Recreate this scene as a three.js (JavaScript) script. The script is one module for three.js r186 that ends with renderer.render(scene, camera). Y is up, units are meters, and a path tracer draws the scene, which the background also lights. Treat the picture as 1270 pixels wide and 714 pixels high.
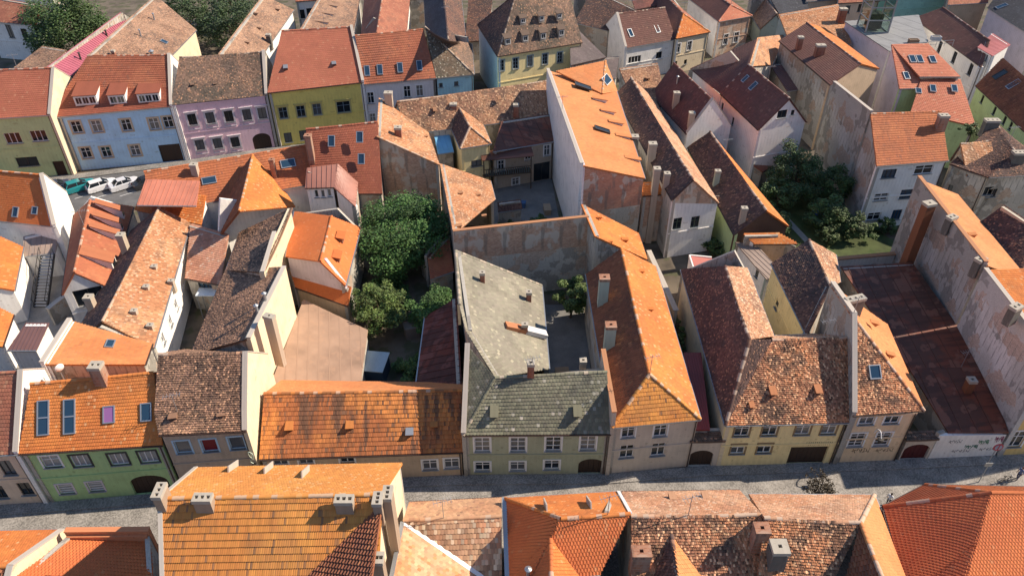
import * as THREE from 'three';
import { mergeGeometries } from 'three/addons/utils/BufferGeometryUtils.js';

// ---------- camera, sky, sun, exposure ----------
const scene = new THREE.Scene();
const camera = new THREE.PerspectiveCamera(41.19, 1270 / 714, 0.5, 2500);
camera.position.set(0, 58, 0);
camera.rotation.x = THREE.MathUtils.degToRad(-37.6);
scene.add(camera);
const SKY = 0.6;
const SUN = new THREE.Vector3(0.76, 0.62, -0.18).normalize();
// clear sky: pale haze at the horizon, blue overhead
const skyMap = (() => { const w = 256, h = 128, d = new Float32Array(w * h * 4); for (let y = 0; y < h; y++) { const el = (y + 0.5) / h - 0.5, e = Math.max(0, Math.sin(el * Math.PI)), t = Math.pow(1 - e, 3.2); const c = [0.18 + 0.38 * t, 0.31 + 0.35 * t, 0.58 + 0.24 * t]; for (let x = 0; x < w; x++) { const i = (y * w + x) * 4; d[i] = c[0] * SKY; d[i + 1] = c[1] * SKY; d[i + 2] = c[2] * SKY; d[i + 3] = 1; } } const t = new THREE.DataTexture(d, w, h, THREE.RGBAFormat, THREE.FloatType); t.mapping = THREE.EquirectangularReflectionMapping; t.magFilter = t.minFilter = THREE.LinearFilter; t.needsUpdate = true; return t; })();
scene.background = skyMap; scene.environment = skyMap;
const sun = new THREE.DirectionalLight(0xffeed8, 5.0);
sun.position.copy(SUN).multiplyScalar(260).add(new THREE.Vector3(0, 0, -80));
sun.target.position.set(0, 0, -80);
sun.castShadow = true;
sun.shadow.mapSize.set(4096, 4096);
Object.assign(sun.shadow.camera, { left: -130, right: 130, top: 110, bottom: -110, near: 10, far: 520 });
scene.add(sun, sun.target);
const renderer = new THREE.WebGLRenderer({ antialias: true });
renderer.setSize(1024, 575);
renderer.toneMapping = THREE.LinearToneMapping;
renderer.toneMappingExposure = 1.55;
renderer.shadowMap.enabled = true;

// ---------- random numbers and noise ----------
let seed = 12345;
function rnd() { seed |= 0; seed = seed + 0x6D2B79F5 | 0; let t = Math.imul(seed ^ seed >>> 15, 1 | seed); t = t + Math.imul(t ^ t >>> 7, 61 | t) ^ t; return ((t ^ t >>> 14) >>> 0) / 4294967296; }
function hash(x, y, s) { let h = Math.imul(x, 374761393) + Math.imul(y, 668265263) + Math.imul(s, 2246822519) | 0; h = Math.imul(h ^ h >>> 13, 1274126177); h ^= h >>> 16; return (h >>> 0) / 4294967296; }
function noise(x, y, s = 0, per = 0) {
  const xi = Math.floor(x), yi = Math.floor(y), fx = x - xi, fy = y - yi, u = fx * fx * (3 - 2 * fx), v = fy * fy * (3 - 2 * fy);
  const w = per ? (i) => ((i % per) + per) % per : (i) => i;
  const a = hash(w(xi), w(yi), s), b = hash(w(xi + 1), w(yi), s), c = hash(w(xi), w(yi + 1), s), d = hash(w(xi + 1), w(yi + 1), s);
  return a + (b - a) * u + (c - a) * v + (a - b - c + d) * u * v;
}
function fbm(x, y, s = 0, oct = 4, per = 0) { let r = 0, a = 0.5, n = 0; for (let i = 0; i < oct; i++) { r += a * noise(x, y, s + i * 17, per); n += a; a *= 0.5; x *= 2; y *= 2; per *= 2; } return r / n; }
const smooth = (a, b, x) => { const t = Math.min(1, Math.max(0, (x - a) / (b - a))); return t * t * (3 - 2 * t); };
const mix3 = (a, b, t) => [a[0] + (b[0] - a[0]) * t, a[1] + (b[1] - a[1]) * t, a[2] + (b[2] - a[2]) * t];

// ---------- textures (linear multipliers, stored as sRGB) ----------
const enc = (v) => { v = Math.min(1, Math.max(0, v)); return Math.round(255 * (v <= 0.0031308 ? v * 12.92 : 1.055 * Math.pow(v, 1 / 2.4) - 0.055)); };
function makeTexture(n, metres, fn) {
  const d = new Uint8Array(n * n * 4);
  for (let y = 0; y < n; y++) for (let x = 0; x < n; x++) { const c = fn(x / n, y / n); const i = (y * n + x) * 4; d[i] = enc(c[0]); d[i + 1] = enc(c[1]); d[i + 2] = enc(c[2]); d[i + 3] = 255; }
  const t = new THREE.DataTexture(d, n, n); t.colorSpace = THREE.SRGBColorSpace; t.wrapS = t.wrapT = THREE.RepeatWrapping; t.magFilter = THREE.LinearFilter; t.minFilter = THREE.LinearMipmapLinearFilter; t.generateMipmaps = true;
  t.repeat.set(1 / metres, 1 / metres); t.needsUpdate = true; return t;
}
const grey = (v, t = 0) => [v * (1 + t), v, v * (1 - t)];
// painted plaster: faint blotches, rain streaks, scattered chips
const TX = {
  plaster: makeTexture(512, 7, (u, v) => { const b = fbm(u * 6, v * 6, 3, 5, 6), st = fbm(u * 40, v * 3, 9, 3, 3), f = noise(u * 170, v * 170, 5, 170); const chip = smooth(0.74, 0.8, fbm(u * 18, v * 18, 21, 4, 18)); return mix3(grey(0.8 + 0.26 * (b - 0.5) + 0.16 * (st - 0.5) + 0.08 * (f - 0.5), 0.02), [0.5, 0.45, 0.4], chip * 0.5); }),
  // bare firewall: patches of render, scraped areas, dark streaks, rubble showing
  grime: makeTexture(1024, 12, (u, v) => { const e = 0.05 * (fbm(u * 40, v * 40, 29, 3, 40) - 0.5), a = fbm(u * 4, v * 4, 31, 6, 4) + e, b = fbm(u * 6 + 0.3, v * 6, 47, 6, 6) + e, dr = fbm(u * 64, v * 5, 53, 4, 5), f = fbm(u * 160, v * 160, 61, 2, 160), wash = fbm(u * 3, v * 3, 57, 4, 3); const r = Math.floor(v * 96), cx = Math.floor(u * 46 + (r % 2) * 0.5), h = hash(cx % 46, r, 7), gx = (u * 46 + (r % 2) * 0.5) % 1, gy = (v * 96) % 1; let br = mix3([0.40, 0.25, 0.18], [0.58, 0.42, 0.32], h); if (gx < 0.1 || gy < 0.22) br = [0.56, 0.52, 0.46]; let c = mix3([0.70, 0.69, 0.67], [0.52, 0.51, 0.48], smooth(0.35, 0.65, wash)); c = mix3(c, [0.34, 0.33, 0.31], smooth(0.49, 0.51, a)); c = mix3(c, br, smooth(0.6, 0.615, b) * 0.85); c = mix3(c, [0.20, 0.195, 0.18], smooth(0.58, 0.74, dr) * 0.65); const k = 0.82 + 0.36 * f; return [c[0] * k, c[1] * k, c[2] * k]; }),
  rubble: makeTexture(1024, 9, (u, v) => { const r = Math.floor(v * 72), o = (r % 2) * 0.5, cx = Math.floor(u * 34 + o), h = hash(cx % 34, r, 7), gx = (u * 34 + o) % 1, gy = (v * 72) % 1, j = gx < 0.07 || gy < 0.2 ? 1 : 0; const p = smooth(0.5, 0.62, fbm(u * 6, v * 6, 83, 5, 6)); let c = mix3([0.42, 0.22, 0.14], [0.62, 0.4, 0.28], h); c = mix3(c, [0.55, 0.5, 0.44], j); c = mix3(c, [0.6, 0.56, 0.5], p * 0.85); const st = smooth(0.58, 0.75, fbm(u * 20, v * 5, 91, 4, 5)); c = mix3(c, [0.2, 0.18, 0.16], st * 0.6); return c; }),
  brick: makeTexture(1024, 9, (u, v) => { const r = Math.floor(v * 72), o = (r % 2) * 0.5, cx = Math.floor(u * 34 + o), h = hash(cx % 34, r, 7), gx = (u * 34 + o) % 1, gy = (v * 72) % 1, j = gx < 0.07 || gy < 0.2 ? 1 : 0; const p = smooth(0.62, 0.66, fbm(u * 6, v * 6, 83, 5, 6)); let c = mix3([0.46, 0.17, 0.09], [0.60, 0.28, 0.17], h); c = mix3(c, [0.55, 0.5, 0.44], j); c = mix3(c, [0.6, 0.56, 0.5], p * 0.85); const st = smooth(0.58, 0.75, fbm(u * 20, v * 5, 91, 4, 5)); c = mix3(c, [0.2, 0.18, 0.16], st * 0.6); return c; }),
  cobble: makeTexture(1024, 6, (u, v) => { const n = 52, r = Math.floor(v * n), x = u * n + (r % 2) * 0.5 + 0.35 * noise(u * 8, v * 8, 3, 8), cx = Math.floor(x), h = hash(cx % n, r, 13), gx = x - cx, gy = (v * n) % 1, j = Math.min(gx, 1 - gx, gy, 1 - gy) < 0.1 ? 0.7 : 1; const b = fbm(u * 5, v * 5, 15, 4, 5); return grey((0.68 + 0.4 * (h - 0.5) + 0.5 * (b - 0.5)) * j, 0.02); }),
  asphalt: makeTexture(512, 8, (u, v) => grey(0.7 + 0.4 * (fbm(u * 8, v * 8, 25, 5, 8) - 0.5) + 0.25 * (noise(u * 200, v * 200, 27, 200) - 0.5))),
  earth: makeTexture(512, 11, (u, v) => { const a = fbm(u * 7, v * 7, 35, 5, 7), g = smooth(0.52, 0.66, fbm(u * 9, v * 9, 45, 4, 9)); return mix3(grey(0.6 + 0.7 * (a - 0.5), 0.06), [0.28, 0.4, 0.16], g * 0.6); }),
  metal: makeTexture(512, 9, (u, v) => { const a = fbm(u * 6, v * 6, 55, 5, 6), s = smooth(0.6, 0.72, fbm(u * 14, v * 14, 65, 4, 14)); return mix3(grey(0.8 + 0.5 * (a - 0.5)), [1, 0.95, 0.9], s * 0.35); }),
  rustpaint: makeTexture(1024, 13, (u, v) => { const a = fbm(u * 7, v * 7, 75, 5, 7), w = smooth(0.57, 0.62, fbm(u * 11, v * 11, 85, 5, 11)), d = smooth(0.5, 0.7, fbm(u * 4, v * 30, 95, 3, 4)); let c = mix3([0.36, 0.33, 0.32], [0.62, 0.40, 0.30], smooth(0.45, 0.6, a)); c = mix3(c, [0.2, 0.17, 0.16], d * 0.6); return mix3(c, [0.8, 0.78, 0.76], w * 0.7); }),
};
const mats = {};
function mat(key, color, tex, rough = 0.9, extra = {}) { if (!mats[key]) { const m = new THREE.MeshStandardMaterial({ roughness: rough, ...extra }); m.color.setRGB(...color); if (tex) m.map = TX[tex]; m.name = key; mats[key] = m; } return mats[key]; }
const WALL = {   // base colours (linear)
  beige: [0.64, 0.5, 0.38], green: [0.4, 0.58, 0.27], white: [0.8, 0.79, 0.76], taupe: [0.46, 0.37, 0.28], cream: [0.7, 0.6, 0.43], tan: [0.52, 0.4, 0.28], olive: [0.38, 0.4, 0.28],
  stone: [0.56, 0.49, 0.41], yellow: [0.84, 0.7, 0.37], ochre: [0.74, 0.57, 0.38], gold: [0.7, 0.5, 0.2], salmon: [0.56, 0.22, 0.10], lilacwall: [0.62, 0.56, 0.62], palegreen: [0.48, 0.64, 0.33], skyblue: [0.43, 0.66, 0.86], lilac: [0.76, 0.53, 0.59],
  mustard: [0.80, 0.67, 0.19], palelilac: [0.72, 0.70, 0.70], cyan: [0.4, 0.68, 0.76], paleblue: [0.46, 0.56, 0.64], teal: [0.30, 0.56, 0.50], tealwall: [0.34, 0.40, 0.36], courtstone: [0.5, 0.44, 0.37], rust: [0.36, 0.16, 0.07], darkwood: [0.10, 0.06, 0.04],  // last entry: brown darkened to paint the shade of an open gable end
};
const GRIME = { plaster: [0.80, 0.76, 0.70], greywall: [0.72, 0.70, 0.66], grimewall: [0.68, 0.66, 0.64], courtwall: [0.98, 0.94, 0.86], beigewall: [0.95, 0.86, 0.72], whitewall: [1.0, 1.0, 1.0], beigewhite: [1.0, 0.92, 0.8] };
const BRICK = { rubblelight: [1, 0.95, 0.85], rubble: [0.9, 0.86, 0.8], brickwall: [1.0, 0.9, 0.82], brickwhite: [1, 0.95, 0.9] };
function wallMat(k) { if (WALL[k]) return mat('wall_' + k, WALL[k].map((c) => c * 1.2), 'plaster', 0.93); if (GRIME[k]) return mat('wall_' + k, GRIME[k], 'grime', 0.95); return mat('wall_' + k, BRICK[k] || [0.5, 0.5, 0.5], k === 'brickwall' ? 'brick' : 'rubble', 0.95); }
const M = {
  white: mat('white_paint', [0.78, 0.77, 0.75], null, 0.5), glass: mat('window_glass', [0.015, 0.02, 0.026], null, 0.06), glassBlue: mat('skylight_glass', [0.02, 0.05, 0.09], null, 0.04), curtain: mat('curtain_glass', [0.30, 0.31, 0.30], null, 0.25),
  netting: mat('net_curtain', [0.10, 0.105, 0.11], null, 0.1), blind: mat('pale_blind', [0.19, 0.18, 0.16], null, 0.12),
  violet: mat('violet_blind', [0.28, 0.12, 0.30], null, 0.4), wood: mat('dark_wood', [0.05, 0.028, 0.018], 'plaster', 0.7), red: mat('red_curtain', [0.2, 0.008, 0.012], null, 0.6), zinc: mat('zinc', [0.36, 0.38, 0.40], null, 0.45, { metalness: 0.6 }), brownMetal: mat('brown_metal', [0.06, 0.035, 0.028], null, 0.5), dark: mat('painted_dark', [0.012, 0.011, 0.010], null, 0.9),
  blueFrame: mat('blue_frame', [0.42, 0.58, 0.68], null, 0.5), cream: mat('cream_trim', [0.62, 0.5, 0.36], 'plaster', 0.9), lilacTrim: mat('white_trim', [0.72, 0.66, 0.70], 'plaster', 0.9), mustardTrim: mat('mustard_trim', [0.62, 0.54, 0.2], 'plaster', 0.9), greenFrame: mat('green_frame', [0.06, 0.09, 0.06], null, 0.5), taupeTrim: mat('taupe_trim', [0.34, 0.24, 0.13], 'plaster', 0.9), charcoal: mat('charcoal_trim', [0.05, 0.045, 0.04], null, 0.8), bluegrey: mat('bluegrey_frame', [0.2, 0.27, 0.33], null, 0.5),
  redwood: mat('red_wood', [0.10, 0.012, 0.014], 'plaster', 0.7),
  taupe: mat('chimney_taupe', [0.40, 0.30, 0.22], 'plaster', 0.92),
  stub: mat('render_white', [0.52, 0.43, 0.34], 'plaster', 0.9), brick: mat('chimney_brick', [0.62, 0.44, 0.36], 'rubble', 0.95), brickRed: mat('chimney_red_brick', [0.5, 0.26, 0.2], 'rubble', 0.95), concrete: mat('concrete', [0.48, 0.44, 0.37], 'plaster', 0.95), greyRender: mat('grey_render', [0.40, 0.38, 0.35], 'grime', 0.95), greenRender: mat('green_render', [0.45, 0.50, 0.42], 'plaster', 0.95), rust: mat('rusty_sheet', [0.26, 0.10, 0.045], 'metal', 0.8), mortar: mat('mortar', [0.55, 0.50, 0.44], 'plaster', 0.95),
};

// ---------- roof coverings ----------
// a / b: two clay colours blended over patches, c: odd tiles with chance p, d: lichen and soot patches with strength k; s: spread from tile to tile; w, h: visible tile size
const RS = {
  orangeyellow: { a: [0.62, 0.27, 0.062], b: [0.57, 0.225, 0.052], c: [0.62, 0.34, 0.14], p: 0.08, d: [0.42, 0.17, 0.05], k: 0.35, s: 0.16, w: 0.2, h: 0.3, lift: 1.2 },
  orange: { a: [0.59, 0.198, 0.046], b: [0.53, 0.162, 0.039], c: [0.60, 0.30, 0.13], p: 0.05, d: [0.30, 0.11, 0.04], k: 0.35, s: 0.16, w: 0.2, h: 0.3, lift: 1.3 },
  orangenew: { a: [0.54, 0.15, 0.045], b: [0.50, 0.132, 0.04], c: [0.52, 0.2, 0.08], p: 0.03, d: [0.36, 0.1, 0.035], k: 0.2, s: 0.07, w: 0.24, h: 0.32, pan: 1, lift: 0.35 },
  orangebright: { a: [0.57, 0.165, 0.044], b: [0.53, 0.145, 0.038], c: [0.56, 0.2, 0.08], p: 0.03, d: [0.5, 0.14, 0.04], k: 0.25, s: 0.08, w: 0.24, h: 0.3, lift: 0.5 },
  orangepale: { a: [0.58, 0.235, 0.085], b: [0.54, 0.20, 0.07], c: [0.5, 0.2, 0.08], p: 0.05, d: [0.42, 0.2, 0.09], k: 0.25, s: 0.12, w: 0.26, h: 0.34 },
  rustcourse: { a: [0.46, 0.155, 0.062], b: [0.41, 0.13, 0.052], c: [0.3, 0.11, 0.06], p: 0.06, d: [0.28, 0.1, 0.05], k: 0.4, s: 0.16, w: 0.18, h: 0.36, lift: 1.3 },
  deepred: { a: [0.30, 0.088, 0.048], b: [0.26, 0.075, 0.042], c: [0.34, 0.12, 0.07], p: 0.04, d: [0.19, 0.06, 0.038], k: 0.35, s: 0.12, w: 0.22, h: 0.32 },
  orangecourse: { a: [0.60, 0.25, 0.056], b: [0.53, 0.20, 0.046], c: [0.22, 0.11, 0.055], p: 0.08, d: [0.30, 0.13, 0.05], k: 0.45, s: 0.18, w: 0.15, h: 0.48, lift: 1.6 },
  orangestreak: { a: [0.54, 0.20, 0.052], b: [0.36, 0.12, 0.04], c: [0.16, 0.08, 0.045], p: 0.12, d: [0.10, 0.055, 0.035], k: 0.85, s: 0.34, w: 0.16, h: 0.42, lift: 1.5, streak: 1 },
  redpan: { a: [0.30, 0.105, 0.05], b: [0.24, 0.085, 0.042], c: [0.36, 0.15, 0.07], p: 0.08, d: [0.14, 0.06, 0.04], k: 0.5, s: 0.25, w: 0.30, h: 0.42, pan: 1 },  // red pantile, also laid as the painted shade side of orange roofs
  rednew: { a: [0.46, 0.115, 0.042], b: [0.42, 0.10, 0.038], c: [0.4, 0.13, 0.06], p: 0.03, d: [0.24, 0.07, 0.035], k: 0.3, s: 0.1, w: 0.24, h: 0.32, pan: 1, lift: 0.5 },
  redcourse: { a: [0.38, 0.13, 0.065], b: [0.32, 0.10, 0.052], c: [0.26, 0.10, 0.06], p: 0.06, d: [0.22, 0.08, 0.05], k: 0.4, s: 0.14, w: 0.3, h: 0.42, lift: 1.5 },
  redbrown: { a: [0.34, 0.13, 0.075], b: [0.28, 0.10, 0.06], c: [0.4, 0.2, 0.12], p: 0.06, d: [0.2, 0.09, 0.06], k: 0.5, s: 0.2, w: 0.26, h: 0.34 },
  rustred: { a: [0.42, 0.15, 0.07], b: [0.36, 0.115, 0.055], c: [0.42, 0.2, 0.1], p: 0.03, d: [0.26, 0.09, 0.05], k: 0.3, s: 0.12, w: 0.28, h: 0.34 },
  darkred: { a: [0.17, 0.06, 0.045], b: [0.13, 0.048, 0.04], c: [0.2, 0.09, 0.06], p: 0.05, d: [0.08, 0.04, 0.035], k: 0.5, s: 0.22, w: 0.26, h: 0.34 },
  chocolate: { a: [0.155, 0.066, 0.05], b: [0.13, 0.056, 0.044], c: [0.2, 0.1, 0.07], p: 0.04, d: [0.10, 0.055, 0.045], k: 0.35, s: 0.16, w: 0.3, h: 0.38 },
  darkbrown: { a: [0.15, 0.075, 0.055], b: [0.10, 0.056, 0.045], c: [0.33, 0.17, 0.10], p: 0.12, d: [0.065, 0.05, 0.045], k: 0.7, s: 0.45, w: 0.19, h: 0.24, rough: 1 },  // old brown tile, darkened to carry the shade of left-facing slopes
  brownold: { a: [0.21, 0.13, 0.09], b: [0.13, 0.09, 0.068], c: [0.36, 0.2, 0.12], p: 0.14, d: [0.075, 0.065, 0.05], k: 0.7, s: 0.45, w: 0.19, h: 0.24, rough: 1 },
  brownmoss: { a: [0.19, 0.13, 0.085], b: [0.13, 0.10, 0.07], c: [0.4, 0.36, 0.28], p: 0.09, d: [0.08, 0.075, 0.05], k: 0.7, s: 0.45, w: 0.19, h: 0.24, rough: 1 },
  mottled: { a: [0.29, 0.165, 0.105], b: [0.19, 0.11, 0.072], c: [0.48, 0.27, 0.16], p: 0.18, d: [0.07, 0.05, 0.04], k: 0.75, s: 0.6, w: 0.15, h: 0.2, rough: 1.5, lift: 1.5 },
  mottledorange: { a: [0.48, 0.20, 0.09], b: [0.30, 0.13, 0.068], c: [0.62, 0.35, 0.19], p: 0.22, d: [0.075, 0.048, 0.036], k: 0.8, s: 0.75, w: 0.15, h: 0.2, rough: 1.5, lift: 1.6 },
  russet: { a: [0.36, 0.19, 0.105], b: [0.25, 0.13, 0.08], c: [0.48, 0.3, 0.18], p: 0.18, d: [0.12, 0.08, 0.06], k: 0.7, s: 0.5, w: 0.19, h: 0.24, rough: 1 },
  tan: { a: [0.52, 0.30, 0.17], b: [0.46, 0.24, 0.13], c: [0.3, 0.16, 0.1], p: 0.07, d: [0.28, 0.18, 0.12], k: 0.4, s: 0.25, w: 0.22, h: 0.32 },
  tanlight: { a: [0.52, 0.29, 0.17], b: [0.45, 0.22, 0.12], c: [0.56, 0.38, 0.26], p: 0.12, d: [0.26, 0.15, 0.1], k: 0.5, s: 0.3, w: 0.19, h: 0.24, rough: 0.7 },
  tanorange: { a: [0.50, 0.25, 0.125], b: [0.42, 0.19, 0.09], c: [0.58, 0.38, 0.24], p: 0.12, d: [0.22, 0.13, 0.08], k: 0.55, s: 0.32, w: 0.19, h: 0.24, rough: 0.8 },
  tanmottle: { a: [0.34, 0.21, 0.14], b: [0.25, 0.15, 0.1], c: [0.46, 0.26, 0.16], p: 0.15, d: [0.14, 0.1, 0.08], k: 0.6, s: 0.4, w: 0.19, h: 0.24, rough: 1 },
  tanrough: { a: [0.50, 0.28, 0.16], b: [0.40, 0.2, 0.11], c: [0.58, 0.42, 0.28], p: 0.16, d: [0.18, 0.11, 0.08], k: 0.6, s: 0.5, w: 0.19, h: 0.24, rough: 1.2 },
  patch: { a: [0.42, 0.25, 0.15], b: [0.3, 0.17, 0.1], c: [0.60, 0.46, 0.32], p: 0.22, d: [0.42, 0.13, 0.05], k: 0.5, s: 0.45, w: 0.26, h: 0.4, lift: 1.2 },
  patchlight: { a: [0.56, 0.33, 0.19], b: [0.50, 0.27, 0.15], c: [0.55, 0.22, 0.09], p: 0.14, d: [0.52, 0.2, 0.07], k: 0.6, s: 0.3, w: 0.28, h: 0.36 },
  pinktile: { a: [0.50, 0.25, 0.16], b: [0.42, 0.19, 0.115], c: [0.54, 0.36, 0.26], p: 0.1, d: [0.38, 0.14, 0.07], k: 0.4, s: 0.22, w: 0.26, h: 0.34 },
  salmon: { a: [0.52, 0.19, 0.11], b: [0.47, 0.16, 0.09], c: [0.5, 0.25, 0.16], p: 0.03, d: [0.4, 0.14, 0.09], k: 0.25, s: 0.1, w: 0.3, h: 0.38 },
  slate: { a: [0.19, 0.185, 0.125], b: [0.15, 0.145, 0.10], c: [0.34, 0.32, 0.26], p: 0.06, d: [0.075, 0.075, 0.065], k: 0.6, s: 0.3, w: 0.3, h: 0.36, lift: 1.6 },
  slatelight: { a: [0.34, 0.30, 0.24], b: [0.27, 0.24, 0.19], c: [0.4, 0.36, 0.3], p: 0.06, d: [0.14, 0.12, 0.1], k: 0.5, s: 0.3, w: 0.3, h: 0.34 },
  slatedark: { a: [0.055, 0.058, 0.07], b: [0.045, 0.046, 0.055], c: [0.1, 0.1, 0.11], p: 0.04, d: [0.03, 0.03, 0.035], k: 0.4, s: 0.2, w: 0.3, h: 0.34 },
  greytile: { a: [0.17, 0.135, 0.13], b: [0.145, 0.115, 0.11], c: [0.2, 0.16, 0.15], p: 0.03, d: [0.11, 0.09, 0.088], k: 0.3, s: 0.12, w: 0.3, h: 0.34 },
  lichen: { a: [0.26, 0.238, 0.18], b: [0.22, 0.20, 0.155], c: [0.36, 0.33, 0.24], p: 0.05, d: [0.15, 0.135, 0.10], k: 0.5, s: 0.16, w: 0.3, h: 0.34, lift: 0.6 },
  redsmooth: { a: [0.40, 0.13, 0.075], b: [0.36, 0.115, 0.066], c: [0.42, 0.17, 0.1], p: 0.03, d: [0.3, 0.1, 0.06], k: 0.25, s: 0.08, w: 0.3, h: 0.36, lift: 0.6 },
  brownmetal: { metal: [0.25, 0.10, 0.062], tex: 'rustpaint', gap: 1.5, rough: 0.6 }, redmetal: { metal: [0.27, 0.04, 0.03], tex: 'metal', gap: 0.25, rough: 0.5 }, greymetal: { metal: [0.30, 0.23, 0.19], tex: 'metal', gap: 0.6, rough: 0.55 }, plummetal: { metal: [0.16, 0.085, 0.08], tex: 'metal', gap: 0.4, rough: 0.5 },
  salmonmetal: { metal: [0.52, 0.19, 0.12], tex: 'metal', gap: 0.6, rough: 0.6 }, rustmetal: { metal: [0.34, 0.15, 0.11], tex: 'metal', gap: 0.6, rough: 0.55 }, maroon: { metal: [0.19, 0.07, 0.06], tex: 'rustpaint', gap: 1.0, rough: 0.8 }, bluesheet: { metal: [0.16, 0.40, 0.62], tex: 'metal', gap: 0.7, rough: 0.5 },
  pinkmetal: { metal: [0.36, 0.095, 0.135], tex: 'metal', gap: 0.7, rough: 0.55 }, pinkstripe: { metal: [0.5, 0.18, 0.17], tex: 'metal', gap: 0.5, rough: 0.55 }, terrace: { metal: [0.38, 0.25, 0.175], tex: 'metal', gap: 1.1, rough: 0.95, low: 1 }, terracegrey: { metal: [0.24, 0.25, 0.26], tex: 'plaster', gap: 3, rough: 0.95, low: 1 },
};

// ---------- scene helpers ----------
const names = {};
function numbered(n) { const k = names[n] = (names[n] ?? -1) + 1; return k ? n + '_' + String(k).padStart(3, '0') : n; }
function sub(name, geometry, material, parent) { const m = new THREE.Mesh(geometry, material); m.name = name; m.castShadow = m.receiveShadow = true; parent.add(m); return m; }
function thing(name, label, category, pos, group) { const g = new THREE.Group(); g.name = numbered(name); g.userData = { label, category }; if (group) g.userData.group = group; g.position.copy(pos); scene.add(g); return g; }
const V3 = (x, y, z) => new THREE.Vector3(x, y, z);
const UP = V3(0, 1, 0);
function box(w, h, d, x = 0, y = 0, z = 0) { const g = new THREE.BoxGeometry(w, h, d); g.translate(x, y, z); return g; }
const flat = (g) => { const n = g.index ? g.toNonIndexed() : g; for (const k of Object.keys(n.attributes)) if (!['position', 'normal', 'uv'].includes(k)) n.deleteAttribute(k); return n; };
const merge = (list) => mergeGeometries(list.map(flat));
function basis(x, y, z, p) { return new THREE.Matrix4().makeBasis(x, y, z).setPosition(p); }
function bar(a, b, w, h) { const d = b.clone().sub(a), L = d.length(); const z = d.normalize(); let x = V3(0, 1, 0).cross(z); if (x.lengthSq() < 1e-4) x = V3(1, 0, 0); x.normalize(); const y = z.clone().cross(x); const g = new THREE.BoxGeometry(w, h, L); g.applyMatrix4(basis(x, y, z, a.clone().add(b).multiplyScalar(0.5))); return g; }

// one curved or flat clay tile, 1 x 1 in plan, lower end proud
function tileGeo(kind) {
  const g = [], nx = kind === 'pan' ? 5 : 3, pos = [], idx = [];
  const prof = (s) => kind === 'pan' ? 0.05 * Math.sin(s * Math.PI * 2 + 0.6) : 0.008 * Math.sin(s * Math.PI);
  for (let k = 0; k < 3; k++) for (let i = 0; i <= nx; i++) { const s = i / nx; const low = kind === 'flat' ? 0.5 - 0.09 * Math.pow(Math.abs(2 * s - 1), 2.5) : 0.5; const z = k === 0 ? -0.62 : low; const y = k === 2 ? -0.02 : (k === 1 ? 0.042 : 0.004) + prof(s); pos.push(s - 0.5, y, z); }
  for (let k = 0; k < 2; k++) for (let i = 0; i < nx; i++) { const a = k * (nx + 1) + i, b = a + 1, c = a + nx + 1, d = c + 1; idx.push(a, c, b, b, c, d); }
  const bg = new THREE.BufferGeometry(); bg.setAttribute('position', new THREE.Float32BufferAttribute(pos, 3)); bg.setIndex(idx); const n = bg.toNonIndexed(); n.computeVertexNormals(); return n;
}
const TILE = { flat: tileGeo('flat'), pan: tileGeo('pan') };
const CAP = (() => { const pos = [], idx = [], n = 6; for (let k = 0; k < 2; k++) for (let i = 0; i <= n; i++) { const t = Math.PI * i / n, r = k ? 0.19 : 0.165; pos.push(Math.cos(t) * r, Math.sin(t) * r * 0.8 - 0.06, k ? 0.24 : -0.24); } for (let i = 0; i < n; i++) { const a = i, b = i + 1, c = i + n + 1, d = c + 1; idx.push(a, b, c, b, d, c); } const g = new THREE.BufferGeometry(); g.setAttribute('position', new THREE.Float32BufferAttribute(pos, 3)); g.setIndex(idx); g.computeVertexNormals(); return g; })();
const clay = new THREE.MeshStandardMaterial({ roughness: 0.86 }); clay.name = 'clay_tile';
function underMat(k) { const r = RS[k]; if (r.metal) return mat('roof_' + k, r.metal.map((c) => c * 1.15), r.tex, r.rough); return mat('under_' + k, r.b, null, 0.95); }
function tileColour(r, u, v, sd) {
  const n1 = fbm(u / 2.6 + sd, v / 2.6, 5, 3), n2 = r.streak ? fbm(u / 0.5 + sd, v / 3.2, 11, 3) : fbm(u / 1.3 + sd, v / 1.3, 11, 4), n3 = fbm(u / 6 + sd, v / 6, 19, 2);
  let c = mix3(r.a, r.b, smooth(0.35, 0.65, n1));
  c = mix3(c, r.d, r.k * smooth(0.5, 0.68, 0.7 * n2 + 0.3 * n3));
  if (rnd() < r.p) c = mix3(c, r.c, 0.5 + 0.5 * rnd());
  const f = 1 + r.s * (rnd() + rnd() - 1); return [c[0] * f, c[1] * f * (1 + 0.06 * (rnd() - 0.5)), c[2] * f];
}
function bilinear(q) { const [A, B, C, D] = q, g = q.sag || 0; return (s, t) => { const p = A.clone().lerp(B, s), r = D.clone().lerp(C, s); p.lerp(r, t); if (g) p.y -= g * Math.sin(Math.PI * s) * (0.25 + 0.75 * t); return p; }; }
function planeNormal(q) { const [A, B, C, D] = q; const n = B.clone().sub(A).cross(D.clone().sub(A)); if (n.lengthSq() < 1e-6) n.copy(C.clone().sub(B).cross(D.clone().sub(A))); n.normalize(); if (n.y < 0) n.negate(); return n; }
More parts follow.
